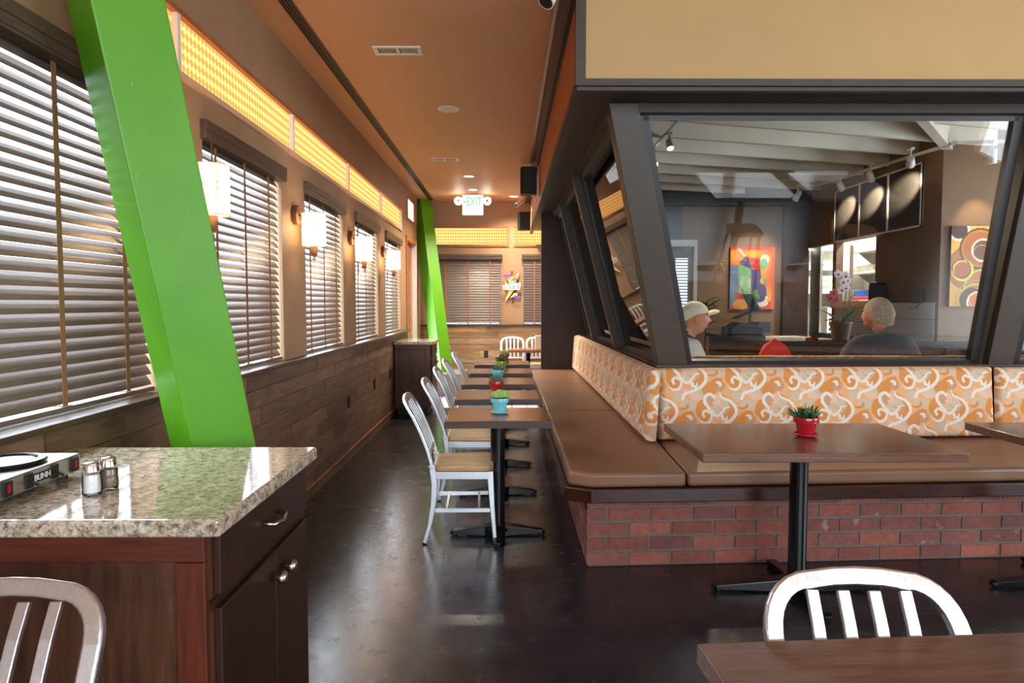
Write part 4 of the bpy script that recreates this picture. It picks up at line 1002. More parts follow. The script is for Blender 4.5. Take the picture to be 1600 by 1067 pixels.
# counter
ct = thing('bar_counter', 'dark wood bar counter with a glossy dark stone top', 'counter')
MB().box(2.40, 4.55, 6.28, 6.40, 0, 1.03).build('front_panel', M['dark_wood'], ct); MB().box(2.40, 2.52, 6.40, 8.1, 0, 1.03).build('end_panel', M['cab_wood'], ct)
MB().box(2.52, 4.55, 8.0, 8.1, 0, 1.03).build('rear_panel', M['dark_wood'], ct)
for x in (2.95, 3.5, 4.05): MB().box(x, x + .02, 6.265, 6.28, .1, 1.0).build('batten', M['dark_wood'], ct)
M['stone'] = plain('dark_polished_stone', (58, 50, 44), .1, var=.35, scale=40)
MB().prism([(2.36, 8.14), (2.36, 6.32), (2.42, 6.25), (4.60, 6.20), (4.60, 8.14)], 1.03, 1.07).build('stone_top', M['stone'], ct, bevel=.006)
o = MB().box(4.72, 7.0, 6.35, 6.95, 0, 1.03).build('side_counter', M['dark_wood']); tag(o, 'dark counter section right of the bar under the circles painting', 'counter')
tag(MB().box(4.64, 7.0, 6.30, 7.36, 1.031, 1.07).build('stone_countertop', M['stone'], bevel=.005), 'dark stone top below the circles painting', 'countertop')
# register
ZC = 1.0705
r_ = thing('cash_register', 'black register with a tilted screen at the left end of the counter', 'register', (2.50, 7.72, ZC), .1); r_.scale = (.85, .85, .8)
MB().box(-.02, .40, -.18, .18, 0, .10).build('drawer_base', M['black'], r_, bevel=.008); MB().prism([(.02, .10), (.36, .10), (.32, .145), (.10, .165)], -.15, .15, 'y').build('keyboard', M['black'], r_)
MB().box(.36, .54, -.12, .16, .02, .17).build('printer', M['kwall_dark'], r_, bevel=.006); MB().tube([(.30, 0, .12), (.30, 0, .42)], .018, 10).build('pole', M['black'], r_)
MB().bar((.26, 0, .56), (.38, 0, .33), (0, 1, 0), .26, .03).build('screen', M['black'], r_); MB().bar((.06, -.05, .22), (.28, -.05, .32), (0, 1, 0), .16, .01).build('customer_display', M['black'], r_)
MB().lathe([(.03, 0), (.03, .09)], 14, (-.06, -.06, 0)).build('card_reader', M['black'], r_)
def sheet(name, label, x, y, w_, d_, rz, mat, z=ZC, h_=.006):
    o = MB().box(-w_/2, w_/2, -d_/2, d_/2, 0, h_).build(name, mat); o.location = (x, y, z); o.rotation_euler = (0, 0, rz); return tag(o, label, 'paper', 'papers on the counter')
sheet('paper_stack', 'pile of pale papers in front of the register', 2.78, 6.75, .34, .24, .2, M['paper'], h_=.02); sheet('menu_sheet', 'cream menu sheet on the counter beside the papers', 3.02, 6.62, .30, .22, -.1, M['paper'])
o = MB().prism([(-.16, 0), (.16, 0), (.16, .012), (-.16, .055)], -.12, .12, 'y').build('menu_binder', M['black'], bevel=.003); o.location = (3.28, 6.72, ZC); tag(o, 'black sloping menu binder on the counter', 'binder')
o = MB().tube([(-.05, 0, .01), (-.02, .02, .012), (.03, .01, .012), (.06, -.01, .01)], .011, 8).build('eyeglass_case', M['red_lamp']); o.location = (2.86, 6.40, ZC); tag(o, 'small reddish-brown case at the counter edge', 'case')
# orchid
orc = thing('orchid_plant', 'potted white and rose orchid on the counter front edge', 'orchid', (3.145, 6.42, ZC))
p_ = MB().lathe([(.068, 0), (.072, .004), (.098, .155), (.102, .158), (.102, .172), (.094, .172), (.09, .16), (.002, .155)], 28).build('pot', M['basket'], orc); smooth_angle(p_, 35)
def leaf(d, L, w_, mat, par, base=(0, 0, .16), rise=.5, droop=.35, name='leaf'):
    d = Vector((*d, 0)).normalized(); pts = []; 
    for k in range(7):
        s_ = k/6; pts.append(Vector(base) + d*L*s_ + Vector((0, 0, L*(rise*s_ - droop*s_*s_))))
    ws = [w_*.35, w_*.8, w_, w_, w_*.85, w_*.5, w_*.08]; MB().sweep(pts, Vector((-d.y, d.x, 0)), ws, [.006]*6 + [.002]).build(name, M[mat], par, smooth=True)
for d, L, rs in (((-1, -.1), .17, .5), ((.3, -.5), .16, 1.2), ((-.4, .3), .20, 1.0), ((.9, .2), .12, 1.4)): leaf(d, L, .055, 'leaf_dark', orc, rise=rs)
stem = [(.01, 0, .15), (.02, -.01, .30), (.035, -.01, .45), (.01, -.015, .56), (-.05, -.02, .63)]
MB().tube(stem, .0045, 6).build('stem', M['leaf_dark'], orc, smooth=True); MB().tube([(.02, 0, .15), (.07, .0, .30), (.085, 0, .42)], .004, 6).build('stem', M['leaf_grey'], orc, smooth=True)
for d, z in (((1, -.2), .30), ((1, .1), .37)): leaf(d, .10, .04, 'leaf_grey', orc, (.06, 0, z), 1.2, .4)
def blossom(x, y, z, mat, r=.042):
    g = MB()
    for k in range(5):
        q = k*2*PI/5 + PI/2; dx, dz = math.cos(q), math.sin(q); g.sweep([(x, y, z), (x + dx*r*.5, y - .006, z + dz*r*.5), (x + dx*r*.85, y - .004, z + dz*r*.85), (x + dx*r, y, z + dz*r)], (-dz, 0, dx), [.008, r*.9, r*.8, r*.2], .003)
    b_ = g.build('blossom', M[mat], orc); MB().ball((x, y - .012, z - .006), .010, 8, 6).build('lip', M['petal_core'], b_)
for a in ((-.055, -.03, .62, 'petal'), (.015, -.03, .60, 'petal'), (-.01, -.035, .545, 'petal'), (.035, -.02, .56, 'petal'), (-.02, -.03, .47, 'petal'), (.02, -.03, .49, 'petal'), (-.09, -.03, .44, 'petal_pink'), (-.12, -.03, .40, 'petal_pink'), (-.07, -.03, .385, 'petal_pink')): blossom(*a)
# crockery at the right end
pl = thing('plate_stack', 'stack of white plates on the stone top by the mullion', 'plates', (4.62, 6.62, ZC))
for k in range(4): MB().lathe([(.05, .0), (.055, .004), (.085, .010), (.086, .013), (.05, .007), (.002, .006)], 24, (0, 0, k*.013)).build('plate', M['white'], pl, smooth=True)
o = thing('coffee_cup', 'white coffee cup on the stone top beyond the mullion', 'cup', (5.02, 6.62, ZC)); MB().lathe([(.03, 0), (.042, .01), (.046, .085), (.043, .085), (.038, .012), (.002, .01)], 24).build('bowl', M['white'], o, smooth=True)
MB().tube([(.044, 0, .07), (.072, 0, .065), (.075, 0, .04), (.042, 0, .025)], .006, 8).build('handle', M['white'], o, smooth=True)
# red jacket
g = MB(); rnd = random.Random(4); n, m = 18, 9; vs = []; fs = []
for i in range(n):
    for j in range(m + 1):
        q = 2*PI*i/n; s_ = j/m; rr = (1 - s_**2)**.5 if s_ < 1 else 0.0; wob = 1 + .18*math.sin(3*q + 5*s_) + .1*math.sin(7*q)
        vs.append((.17*math.cos(q)*rr*wob, .11*math.sin(q)*rr*wob, .62*s_**.8 * (1 + .06*math.sin(5*q)*(1-s_))))
for i in range(n):
    for j in range(m): fs.append((i*(m+1)+j, ((i+1) % n)*(m+1)+j, ((i+1) % n)*(m+1)+j+1, i*(m+1)+j+1))
g.add(vs, fs); o = g.build('red_jacket', M['red_cloth'], smooth=True); o.location = (2.06, 5.24, .526); o.scale = (1.0, .9, 1.0); tag(o, 'crumpled red jacket heaped on the inner booth seat', 'jacket')
# paintings -------------------------------------------------------------
def canvas(name, label, x0, x1, y, z0, z1, fn, res=.006):
    t = thing(name, label, 'painting', (x0, y, z0)); W_, H_ = x1 - x0, z1 - z0; n, m = int(W_/res), int(H_/res)
    U, V = np.meshgrid(np.linspace(0, 1, n), np.linspace(0, 1, m), indexing='ij'); C = fn(U, 1 - V, W_, H_)
    P = np.stack([U*W_, np.full_like(U, -.0355), V*H_], -1); link('painted_face', grid_mesh('painted_face', P, C, M['canvas']), t)
    MB().box(0, W_, -.035, 0, 0, H_).build('stretcher_canvas', M['art_brown'], t); return t
def paint1(U, V, W_, H_):      # abstract figure, u,v from top left
    rng = np.random.default_rng(3); C = np.zeros(U.shape + (3,)); w1 = .5 + .5*np.sin(9*U + 4*V)*np.cos(7*V - 3*U)
    a, b = np.array(lin((206, 62, 40))), np.array(lin((238, 168, 52))); C[:] = a*(1-w1[..., None]) + b*w1[..., None]
    C[(V > .88) | (V < .05)] = lin((204, 60, 44)); C[(U > .93)] = lin((214, 92, 60))
    def poly(pts, c):
        ins = np.zeros(U.shape, bool); n = len(pts)
        for i in range(n):
            (x0, y0), (x1, y1) = pts[i], pts[(i+1) % n]
            cond = ((y0 > V) != (y1 > V)) & (U < (x1-x0)*(V-y0)/((y1-y0) if y1 != y0 else 1e-9) + x0); ins ^= cond
        C[ins] = lin(c)
    def el(cx, cy, rx, ry, c, k=None):
        e = ((U-cx)/rx)**2 + ((V-cy)/ry)**2; C[e < 1] = lin(c)
    poly([(0, .28), (.2, .30), (.22, .72), (.1, .95), (0, .95)], (104, 128, 170)); poly([(.18, .28), (.5, .36), (.52, .72), (.42, .78), (.2, .72)], (120, 186, 140)); el(.36, .58, .13, .12, (160, 206, 162))
    poly([(.33, .13), (.43, .22), (.51, .36), (.2, .27)], (76, 72, 134)); poly([(.47, .36), (.68, .36), (.71, .52), (.82, .66), (.84, .80), (.72, .88), (.55, .84), (.48, .72)], (74, 62, 128))
    poly([(.43, .20), (.68, .18), (.68, .36), (.51, .36)], (190, 50, 44)); el(.70, .90, .17, .06, (236, 226, 208)); poly([(.82, .78), (.87, .80), (.83, .92), (.7, .93), (.74, .88)], (236, 226, 208)); el(.66, .82, .14, .07, (74, 62, 128))
    el(.78, .20, .10, .08, (236, 226, 208)); el(.76, .27, .085, .09, (112, 190, 150)); el(.75, .54, .075, .055, (230, 172, 62)); poly([(.75, .485), (.83, .52), (.82, .58), (.77, .595)], (92, 176, 150))
    el(.58, .75, .06, .07, (92, 156, 56)); el(.65, .80, .03, .04, (92, 156, 56)); poly([(.1, .72), (.25, .75), (.45, .76), (.4, .84), (.12, .84)], (168, 56, 46)); el(.24, .93, .17, .09, (222, 150, 52))
    el(.2, .12, .12, .10, (232, 140, 46)); el(.5, .11, .17, .06, (240, 168, 50)); poly([(.19, .02), (.34, .14), (.32, .16), (.17, .04)], (236, 226, 208))
    for f in (lambda: np.abs(np.hypot((U-.1)*.8, V-.78) - .17) < .008, lambda: np.abs(np.hypot(U-.47, (V-.58)*1.2) - .12) < .004): C[f() & (U > .1) & (U < .5) & (V < .8)] = lin((150, 90, 50))
    return C
canvas('abstract_painting', 'red, green and violet abstract painting on the back wall', 3.47, 4.16, 10.695, 1.33, 2.295, paint1)
def paint2(U, V, W_, H_):
    C = np.zeros(U.shape + (3,)); w1 = .5 + .5*np.sin(5*U + 3*V); a, b = np.array(lin((196, 134, 44))), np.array(lin((222, 164, 74))); C[:] = a*(1-w1[..., None]) + b*w1[..., None]; asp = H_/W_
    def ring(cx, cy, r0, r1, c):
        d = np.hypot(U - cx, (V - cy)*asp); C[(d <= r1) & (d >= r0)] = lin(c)
    ring(.12, .05, 0, .15, (70, 48, 44)); ring(.12, .05, .14, .18, (196, 206, 206)); ring(.30, .52, 0, .36, (168, 104, 44)); ring(.30, .52, .345, .36, (112, 108, 58))
    ring(.47, .28, 0, .32, (168, 92, 40)); ring(.47, .28, .31, .335, (60, 52, 42)); ring(.47, .28, .27, .285, (150, 140, 60)); ring(.52, .30, .16, .19, (232, 210, 176)); ring(.52, .30, 0, .16, (110, 70, 44)); ring(.50, .34, .13, .142, (150, 160, 170))
    ring(.20, .55, .14, .18, (214, 196, 62)); ring(.20, .55, 0, .14, (164, 92, 42)); ring(.18, .53, .14, .155, (50, 44, 40))
    ring(.86, .70, .20, .24, (60, 46, 42)); ring(.86, .70, .17, .20, (222, 216, 200)); ring(.86, .70, 0, .17, (138, 146, 166)); ring(.86, .70, 0, .09, (220, 170, 84))
    ring(.55, .78, .30, .325, (182, 190, 60)); ring(.42, .92, .31, .325, (150, 140, 130)); ring(.42, .92, .24, .27, (176, 180, 56)); ring(.36, .92, 0, .2, (82, 52, 42)); ring(.46, .95, .15, .18, (232, 206, 172)); ring(.46, .95, 0, .15, (196, 106, 44)); ring(.44, .92, .11, .12, (226, 186, 120))
    ring(.92, .12, 0, .16, (120, 72, 44)); ring(.92, .12, .15, .165, (150, 160, 60)); ring(.92, .42, .08, .12, (196, 196, 70))
    return C
canvas('circles_painting', 'ochre painting of overlapping rings on the brown wall', 4.76, 5.42, 7.375, 1.385, 2.245, paint2)
# window with blind in the slate wall
o = struct_empty('window_15', 'bright interior window with blind in the slate wall', 'window', (0, 0, 0))
M['daylit'] = emit('bright_window_daylight', (206, 226, 255), 1.6)
MB().box(2.12, 2.80, 10.64, 10.655, 1.25, 2.12).build('daylit_pane', M['daylit'], o); g = MB(); g.box(2.10, 2.90, 10.60, 10.66, 2.30, 2.40); g.box(2.89, 2.94, 10.60, 10.66, 1.0, 2.40); g.build('window_frame', M['white'], o)
me = MB().box(2.10, 2.82, 10.605, 10.63, -.008, .008).mesh('slat', M['slat'])
for k in range(19): link('slat', me, o).location = (0, 0, 1.27 + k*.046)
MB().box(2.56, 2.60, 10.595, 10.60, 1.25, 2.12).build('ladder_tape', M['tape'], o); MB().box(2.10, 2.82, 10.595, 10.66, 2.12, 2.24).build('valance', M['valance'], o)
# menu boards on the pass wall
mb = thing('menu_boards', 'row of black framed menu boards over the kitchen pass', 'menu board', (4.67, 7.7, 2.28))
M['chalk'] = plain('black_chalkboard', (50, 47, 45), .5, var=.12)
for k in range(3):
    ya, yb = .0 + k*.68, .0 + (k+1)*.68; b_ = MB().box(-.03, -.01, ya, yb, .02, .70).build('board', M['chalk'], mb)
    fr = MB(); fr.box(-.036, -.005, ya, ya + .018, .0, .72); fr.box(-.036, -.005, yb - .018, yb, .0, .72); fr.box(-.036, -.005, ya, yb, 0, .02); fr.box(-.036, -.005, ya, yb, .70, .72); fr.build('board_frame', M['white'], b_)
# phone, dispenser
t = thing('soap_dispenser', 'black wall dispenser beside the kitchen pass', 'dispenser', (4.655, 8.45, 1.43)); MB().prism(rounded(0, .12, .18, .26, .06), -.14, 0, 'x').build('housing', M['black'], t, bevel=.01); MB().box(-.10, -.02, -.03, .03, -.04, 0).build('spout', M['black'], t)
t = thing('wall_phone', 'small black phone on the brown wall above the tiles', 'phone', (4.655, 7.66, 1.42)); MB().box(-.045, 0, -.035, .035, .0, .16).build('handset', M['black'], t, bevel=.008); MB().box(-.06, 0, .03, .085, .0, .08).build('cradle', M['black'], t); MB().tube([(-.02, 0, .0), (-.02, .06, -.05), (-.02, .18, -.06)], .004, 6).build('cord', M['black'], t)
# kitchen contents
def kshelf(label, x0, x1, y0, y1, zs, brk):
    sh = thing('kitchen_shelves', label, 'shelf')
    for z in zs: MB().box(x0, x1, y0, y1, z, z + .04).build('shelf_board', M['white'], sh)
    for (x, y) in brk:
        for z in zs: MB().prism([(x, z - .22), (x + .28, z - .22), (x + .28, z), (x, z)][1:], y, y + .03, 'y').build('shelf_bracket', M['steel'], sh)
kshelf('white kitchen shelving on the right seen through the pass', 5.50, 5.98, 9.2, 11.1, (1.44, 1.88, 2.22), ((5.6, 10.9), (5.6, 10.0)))
kshelf('white kitchen shelving on the back wall left of the pass post', 4.80, 5.48, 11.15, 11.49, (1.58, 1.96, 2.28), ())
def kbox(name, label, x, y, z, w_, d_, h_, mat, cat='box'):
    o = MB().box(-w_/2, w_/2, -d_/2, d_/2, 0, h_).build(name, mat, bevel=.004); o.location = (x, y, z); return tag(o, label, cat)
t = thing('foil_carton', 'blue and red printed carton on the kitchen shelf', 'box', (5.60, 10.66, 1.481), .35); MB().box(-.05, .05, -.20, .20, 0, .15).build('carton', M['white'], t); MB().box(-.053, -.05, -.19, .19, .045, .145).build('blue_label', M['blue_print'], t); MB().box(-.053, -.05, -.20, .20, 0, .035).build('red_label', M['red_cloth'], t)
MB().box(-.05, .05, -.203, -.20, 0, .15).build('blue_end_label', M['blue_print'], t)
o = MB().lathe([(.05, -.26), (.05, .26)], 16, (0, 0, 0), 'y').build('paper_roll', M['white'], smooth=False); o.location = (5.64, 10.72, 1.971); tag(o, 'white paper roll on the upper kitchen shelf', 'roll')
t = thing('ticket_printer', 'white ticket printer on the back kitchen shelf', 'printer', (5.22, 11.30, 1.621)); MB().box(-.12, .12, -.12, .12, 0, .25).build('housing', M['white'], t, bevel=.02); MB().box(-.08, .08, -.125, -.12, .04, .10).build('slot', M['grout'], t); MB().box(-.10, .10, -.124, -.12, .14, .20).build('label_strip', M['grout'], t)
kbox('cardboard_box', 'grey box on the back kitchen shelf beside the ticket printer', 5.0, 11.32, 1.621, .14, .2, .24, M['grout'])
o = MB().lathe([(.06, 0), (.10, .05), (.11, .07), (.10, .07), (.06, .01), (.002, .008)], 20).build('steel_bowl', M['steel'], smooth=True); o.location = (5.12, 11.30, 2.001); tag(o, 'small steel bowl on the upper back kitchen shelf', 'bowl')
t = thing('oven', 'pale counter oven with a column of knobs in the kitchen', 'oven', (5.02, 10.98, .935)); MB().box(0, .46, 0, .40, 0, .43).build('housing', M['steel'], t, bevel=.006); MB().box(.13, .22, -.006, 0, .02, .41).build('control_strip', M['white'], t); MB().box(.24, .45, -.006, 0, .06, .36).build('oven_door', M['black'], t)
for k in range(4): MB().lathe([(.018, -.02), (.018, -.006)], 12, (.175, 0, .07 + k*.08), 'y').build('knob', M['red_lamp'] if k > 1 else M['black'], t)
kbox('back_prep_table', 'white prep table under the oven', 5.25, 11.18, 0, .86, .60, .93, M['white'], 'table')
kbox('prep_table', 'white prep table below the pass in the kitchen', 5.15, 9.5, 0, .5, 1.5, .93, M['white'], 'table')
kbox('steel_partition', 'stainless panel at the left edge of the pass', 4.80, 10.62, 0, .04, .34, 2.3, M['steel'], 'panel')
kbox('steel_partition', 'stainless panel behind the orchid in the pass', 4.86, 9.66, .94, .03, .05, 1.3, M['steel'], 'panel')
t = thing('kitchen_lamp', 'fluorescent kitchen ceiling lamp', 'lamp', (5.35, 9.6, 3.0)); MB().box(-.1, .1, -.6, .6, 0, .06).build('diffuser', M['kitchen_lamp'], t)
area_light('kitchen_light', (5.35, 9.6, 2.98), .3, 1.6, 150, (.96, 1, .95), (0, 0, -1))
# interior ceiling fixtures
tk = thing('light_track', 'black light track near the aisle windows', 'track', (1.57, 6.2, 3.07)); MB().box(-.015, .015, 0, 1.9, 0, .03).build('rail', M['steel'], tk)
can('lit spotlight on the left interior track, nearer one', (1.58, 6.75, 2.97), (1.75, 5.5, 1.0), True, 'steel', 200, 70, track_z=3.08); can('lit spotlight on the left interior track, farther one', (1.60, 7.6, 2.97), (2.7, 5.6, 1.0), True, 'steel', 260, 70, track_z=3.08)
tk = thing('light_track', 'white light track over the bar', 'track', (0, 0, 0)); MB().bar((4.62, 7.1, 3.07), (4.3, 10.0, 3.07), (0, 0, 1), .03, .03).build('rail', M['white'], tk); MB().bar((4.62, 7.1, 3.07), (5.6, 7.0, 3.07), (0, 0, 1), .03, .03).build('rail', M['white'], tk)
SPT = [('lit spotlight at the right above the circles painting', (4.95, 7.03, 2.93), (5.1, 7.38, 1.9), 50), ('lit spotlight at the corner of the white track', (4.30, 7.35, 2.93), (4.67, 7.98, 2.74), 420), ('lit spotlight over the middle menu board', (4.32, 8.2, 2.93), (4.67, 8.70, 2.72), 420), ('lit spotlight over the far menu board', (4.28, 8.85, 2.93), (4.67, 9.38, 2.70), 420), ('lit spotlight near the back wall', (4.05, 9.6, 2.93), (3.8, 10.7, 1.8), 100)]
for lb, l_, a_, p_ in SPT: can(lb, l_, a_, True, 'white', p_, 34 if p_ > 300 else 60, r=.045, L=.15, track_z=3.07)
pt = thing('air_duct_unit', 'white ceiling service tray above the bar', 'ceiling unit', (3.7, 8.6, 2.98)); MB().box(-.2, .45, -.2, .2, 0, .05).build('tray', M['white'], pt)
# indoor plant by the slate wall
pp = thing('leafy_plant', 'dark leafy plant by the slate wall behind the capped man', 'plant', (2.98, 10.3, 0)); MB().lathe([(.12, 0), (.16, .35), (.15, .35), (.14, .3), (.002, .3)], 20).build('pot', M['basket'], pp, smooth=True)
MB().tube([(0, 0, .3), (.02, 0, 1.2)], .012, 8).build('stem', M['basket'], pp); rnd = random.Random(2)
for k in range(26):
    q = rnd.uniform(0, 2*PI); leaf((math.cos(q), math.sin(q)), rnd.uniform(.16, .28), .07, 'leaf_dark', pp, (0.02, 0, rnd.uniform(1.0, 1.45)), rnd.uniform(.2, 1.2), .5)

# ================================================================== PEOPLE
def skin_mesh(name, verts, edges, radii, mat, root=0, sub=2):
    me = bpy.data.meshes.new(name); bm = bmesh.new(); ly = bm.verts.layers.skin.verify(); vs = []
    for i, p in enumerate(verts):
        v = bm.verts.new(p); r = radii[i]; v[ly].radius = r if isinstance(r, tuple) else (r, r); v[ly].use_root = (i == root); vs.append(v)
    for a, b in edges: bm.edges.new((vs[a], vs[b]))
    bm.to_mesh(me); bm.free(); me.materials.append(mat)
    o = bpy.data.objects.new(name, me); m = o.modifiers.new('skin', 'SKIN'); m.use_smooth_shade = True; s_ = o.modifiers.new('sub', 'SUBSURF'); s_.levels = s_.render_levels = sub
    COL.objects.link(o); dg = bpy.context.evaluated_depsgraph_get(); dg.update()
    m2 = bpy.data.meshes.new_from_object(o.evaluated_get(dg)); bpy.data.objects.remove(o); m2.name = name
    for p in m2.polygons: p.use_smooth = True
    return m2
def head_mesh(n=40, m=34):
    """head facing +x, centre between the ears at origin, height 0.235"""
    g = MB(); vs = []; fs = []
    for i in range(m + 1):
        th = PI*i/m; z = math.cos(th)
        for k in range(n):
            q = 2*PI*k/n; cx, cy = math.cos(q), math.sin(q); s_ = math.sin(th)
            x, y, zz = .098*s_*cx, .076*s_*cy, .118*z
            f = max(0, cx)*s_                                   # how much the direction faces front
            if zz < 0:                                          # jaw narrows, face flattens
                y *= 1 - .28*(-zz/.118)*(.4 + .6*f); 
                if cx < 0: x *= 1 - .45*(-zz/.118)**1.2
                else: x *= 1 - .04*(-zz/.118)
            def bump(a, b, sa, sb): return math.exp(-((q if q < PI else q - 2*PI) - a)**2/sa**2 - ((zz - b)/sb)**2)
            d = .026*bump(0, -.022, .16, .020) + .014*bump(0, .004, .10, .022) + .008*bump(0, -.062, .28, .012) + .012*bump(0, -.098, .34, .018) + .007*bump(0, .030, .75, .012)
            d -= .012*bump(.42, .008, .20, .016) + .012*bump(-.42, .008, .20, .016) + .004*bump(0, -.078, .3, .006)
            L = math.hypot(cx, cy); x += d*cx; y += d*cy*.4
            vs.append((x, y, zz))
    for i in range(m):
        for k in range(n): fs.append((i*n+k, (i+1)*n+k, (i+1)*n+(k+1) % n, i*n+(k+1) % n))
    g.add(vs, fs)
    for s_ in (-1, 1):                                          # ears
        g.ball((-.005, s_*.077, -.012), .03, 12, 8, (.62, .28, 1.0))
    return g
def merge(me_list, name, mat, voxel=.009):
    bm = bmesh.new()
    for me, mt in me_list:
        k = len(bm.verts); bm.from_mesh(me); bm.verts.ensure_lookup_table()
        for v in bm.verts[k:]: v.co = mt @ v.co
    me = bpy.data.meshes.new(name); bm.to_mesh(me); bm.free(); me.materials.append(mat)
    o = bpy.data.objects.new(name, me); COL.objects.link(o); r = o.modifiers.new('r', 'REMESH'); r.mode = 'VOXEL'; r.voxel_size = voxel; r.use_smooth_shade = True
    s_ = o.modifiers.new('s', 'SMOOTH'); s_.factor = .4; s_.iterations = 2
    dg = bpy.context.evaluated_depsgraph_get(); dg.update(); m2 = bpy.data.meshes.new_from_object(o.evaluated_get(dg)); bpy.data.objects.remove(o)
    m2.materials.clear(); m2.materials.append(mat)
    for p in m2.polygons: p.use_smooth = True
    return m2
def person(label, loc, rz, skin, shirt, trousers, head_rot, head_pos, fwd=.04, sc=1.0):
    """seated figure facing +x; origin on the seat below the pelvis"""
    t = thing('person', label, 'person', loc, rz); t.scale = (sc,)*3
    V = [(0, 0, .10), (-.01, 0, .26), (0, 0, .42), (.0, 0, .54), (.02, 0, .60), (head_pos[0]-.01, head_pos[1], head_pos[2]-.09)]; R = [(.15, .12), (.14, .11), (.16, .115), (.10, .085), (.056, .056), (.054, .054)]
    E = [(0,1), (1,2), (2,3), (3,4), (4,5)]
    for s_ in (-1, 1):
        b = len(V); V += [(.0, s_*.17, .49), (.06, s_*.235, .26), (.26, s_*.17, .20), (.34, s_*.12, .21)]; R += [.062, .048, .038, .03]; E += [(3, b), (b, b+1), (b+1, b+2), (b+2, b+3)]
        hb = len(V)                                                # hand: palm and five fingers
        V += [(.39, s_*.10, .205)]; R += [(.034, .018)]; E += [(b+3, hb)]
        for f, (dy, L) in enumerate(((-.024, .06), (-.008, .072), (.008, .068), (.024, .05))):
            c = len(V); V += [(.40 + L*.6, s_*.10 + dy, .208), (.40 + L*.95, s_*.10 + dy, .185)]; R += [.009, .008]; E += [(hb, c), (c, c+1)]
        c = len(V); V += [(.385, s_*.10 - s_*.045, .21), (.42, s_*.10 - s_*.06, .20)]; R += [.010, .009]; E += [(hb, c), (c, c+1)]
        l = len(V); V += [(.06, s_*.10, .07), (.44, s_*.11, .06), (.46, s_*.11, -.38), (.56, s_*.12, -.40)]; R += [.09, .065, .042, .036]; E += [(0, l), (l, l+1), (l+1, l+2), (l+2, l+3)]
    me = skin_mesh('body', V, E, R, skin)
    hm = head_mesh().mesh('head', skin); HM = Matrix.Translation(head_pos) @ Matrix.Rotation(head_rot, 4, 'Z')
    body = link('body', merge([(me, Matrix()), (hm, HM)], 'body', skin), t)
    # clothing: separate slightly larger skins over trunk, sleeves, legs
    V = [(0, 0, .06), (-.01, 0, .26), (0, 0, .42), (-.005, 0, .545), (.0, 0, .575)]; R = [(.17, .14), (.155, .125), (.175, .13), (.125, .10), (.075, .07)]; E = [(0,1), (1,2), (2,3), (3,4)]
    for s_ in (-1, 1):
        b = len(V); V += [(.0, s_*.18, .49), (.035, s_*.222, .36), (.06, s_*.24, .26)]; R += [.085, .074, .068]; E += [(3, b), (b, b+1), (b+1, b+2)]
    link('shirt', skin_mesh('shirt', V, E, R, shirt), t)
    V = [(0, 0, .10), (.02, 0, .05)]; R = [(.165, .13), (.15, .12)]; E = [(0, 1)]
    for s_ in (-1, 1):
        l = len(V); V += [(.10, s_*.10, .07), (.45, s_*.11, .06), (.465, s_*.11, -.30)]; R += [.10, .078, .058]; E += [(1, l), (l, l+1), (l+1, l+2)]
    link('trousers', skin_mesh('trousers', V, E, R, trousers), t)
    return t, HM
def face(t, HM, eye=True):
    b = [c for c in t.children if c.name.startswith('body')][0]; g = MB(); g2 = MB()
    for s_ in (-1, 1): g.ball((.076, s_*.031, .008), .012, 10, 8)
    for s_ in (-1, 1): g2.ball((.086, s_*.032, .008), .0055, 8, 6)
    for s_ in (-1, 1): g2.sweep([(.090, s_*.016, .026), (.088, s_*.034, .030), (.074, s_*.052, .024)], (0, 0, 1), .007, .006)
    a = g.build('eyes', M['white'], b); a.matrix_local = HM; c = g2.build('pupils_and_brows', M['art_brown'], b); c.matrix_local = HM
    g3 = MB(); g3.sweep([(.083, -.024, -.066), (.094, 0, -.063), (.083, .024, -.066)], (0, 0, 1), .009, .008); c = g3.build('lips', M['ruddy'], b); c.matrix_local = HM
# man in the cap, profile to the right
t, HM = person('seated man in a cream cap and white shirt seen in profile', (1.42, 5.42, .53), 0.0, M['skin'], M['tee_white'], M['jeans'], 0.0, (.065, 0, .715), sc=1.07); face(t, HM)
g = MB(); vs = []; fs = []; n, m = 32, 10
for i in range(m + 1):
    th = (PI/2)*i/m
    for k in range(n):
        q = 2*PI*k/n; x = .112*math.sin(th)*math.cos(q); vs.append((x - .004, .088*math.sin(th)*math.sin(q), .028 + .098*math.cos(th) - .10*max(0, -math.cos(q))*math.sin(th)**3*.5))
for i in range(m):
    for k in range(n): fs.append((i*n+k, (i+1)*n+k, (i+1)*n+(k+1) % n, i*n+(k+1) % n))
g.add(vs, fs); vs = []; fs = []
for j in range(5):
    for k in range(13):
        a = -1.15 + 2.3*k/12; s_ = j/4; rx = .106 + .085*s_*math.cos(a*1.1)**.6 if abs(a) < 1.4 else .106; vs.append((rx*math.cos(a*.8), .088*math.sin(a)*(1-.05*s_), .034 + .012*math.sin(PI*s_)*math.cos(a) - .004*s_ - .018*abs(math.sin(a))))
for dz in (0, -.006):
    k0 = len(g.v); g.v += [(x, y, z + dz) for x, y, z in vs]; g.f += [(k0 + j*13+k, k0 + j*13+k+1, k0 + (j+1)*13+k+1, k0 + (j+1)*13+k) for j in range(4) for k in range(12)]
cp = g.build('cap', M['cap'], t, smooth=True); cp.matrix_local = HM @ Matrix.Translation((-.004, 0, .004)) @ Matrix.Rotation(math.radians(-8), 4, 'Y')
g = MB()
for s_ in (-1, 1): g.tube([(.145, s_*.03 - .05 + .02*math.cos(a), .44 + .016*math.sin(a)) for a in np.linspace(0, 2*PI, 14)], .0022, 5)
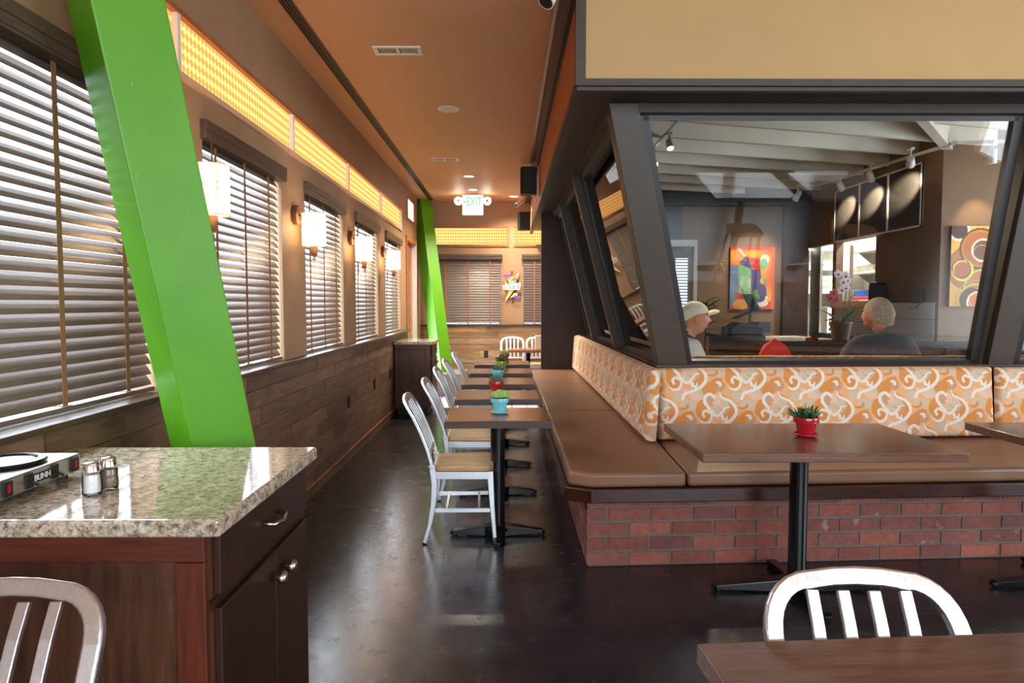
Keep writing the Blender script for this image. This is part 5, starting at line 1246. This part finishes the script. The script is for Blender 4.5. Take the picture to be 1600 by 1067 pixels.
g.tube([(.13, -.06, .50), (.145, -.055, .45)], .002, 5); gl = g.build('hanging_eyeglasses', M['black'], t)
# older man from behind, head turned left
t, HM = person('white-haired man in a charcoal t-shirt seen from behind', (2.85, 5.17, .54), PI/2, M['ruddy'], M['tee_dark'], M['jeans'], 0.55, (.045, .01, .70), sc=1.12); face(t, HM)
g = MB(); vs = []; fs = []; n, m = 36, 14
for i in range(m + 1):
    for k in range(n):
        q = 2*PI*k/n; back_ = .5 - .5*math.cos(q); thm = PI*(.30 + .40*back_**.8); th = .02 + (thm - .02)*i/m; wob = 1 + .02*math.sin(9*q + 5*i) + .012*math.sin(17*q - 3*i)
        vs.append((.104*wob*math.sin(th)*math.cos(q) - .006, .082*wob*math.sin(th)*math.sin(q), .122*wob*math.cos(th)))
for i in range(m):
    for k in range(n): fs.append((i*n+k, (i+1)*n+k, (i+1)*n+(k+1) % n, i*n+(k+1) % n))
g.add(vs, fs); hr = g.build('hair', M['hair'], t, smooth=True); hr.matrix_local = HM

# ================================================================== HIGH TABLES SEEN IN THE GLASS REFLECTION
M['pale_top'] = plain('pale_laminate', (206, 212, 222), .06, var=.03)
ht = table('high_table', 'high bar table mirrored at the left in the large window', (2.74, .98, 0), .92, .92, 1.05, M['pale_top'], ax=.42, ay=.42)
table('high_table', 'high bar table mirrored at the right in the large window', (3.86, .98, 0), .92, .92, 1.05, M['pale_top'], ax=.42, ay=.42)
def stool(label, x, y):
    t = thing('bar_stool', label, 'stool', (x, y, 0), 0, 'bar stools at the high tables'); MB().prism(rounded(0, 0, .36, .34, .08), .73, .765).build('seat', M['seat_wood'], t, bevel=.006)
    for a in (-1, 1):
        for b in (-1, 1): MB().bar((.13*a, .12*b, .73), (.19*a, .18*b, 0), (0, 1, 0), .028, .028).build('leg', M['alu'], t)
        MB().bar((.165*a, -.155, .3), (.165*a, .155, .3), (0, 0, 1), .02, .014).build('footrest', M['alu'], t); MB().bar((-.165, .155*a, .3), (.165, .155*a, .3), (0, 0, 1), .02, .014).build('footrest', M['alu'], t)
stool('bar stool on the near side of the left high table', 2.6, 1.62); stool('bar stool between the high table and the bench, right', 3.86, 1.65)
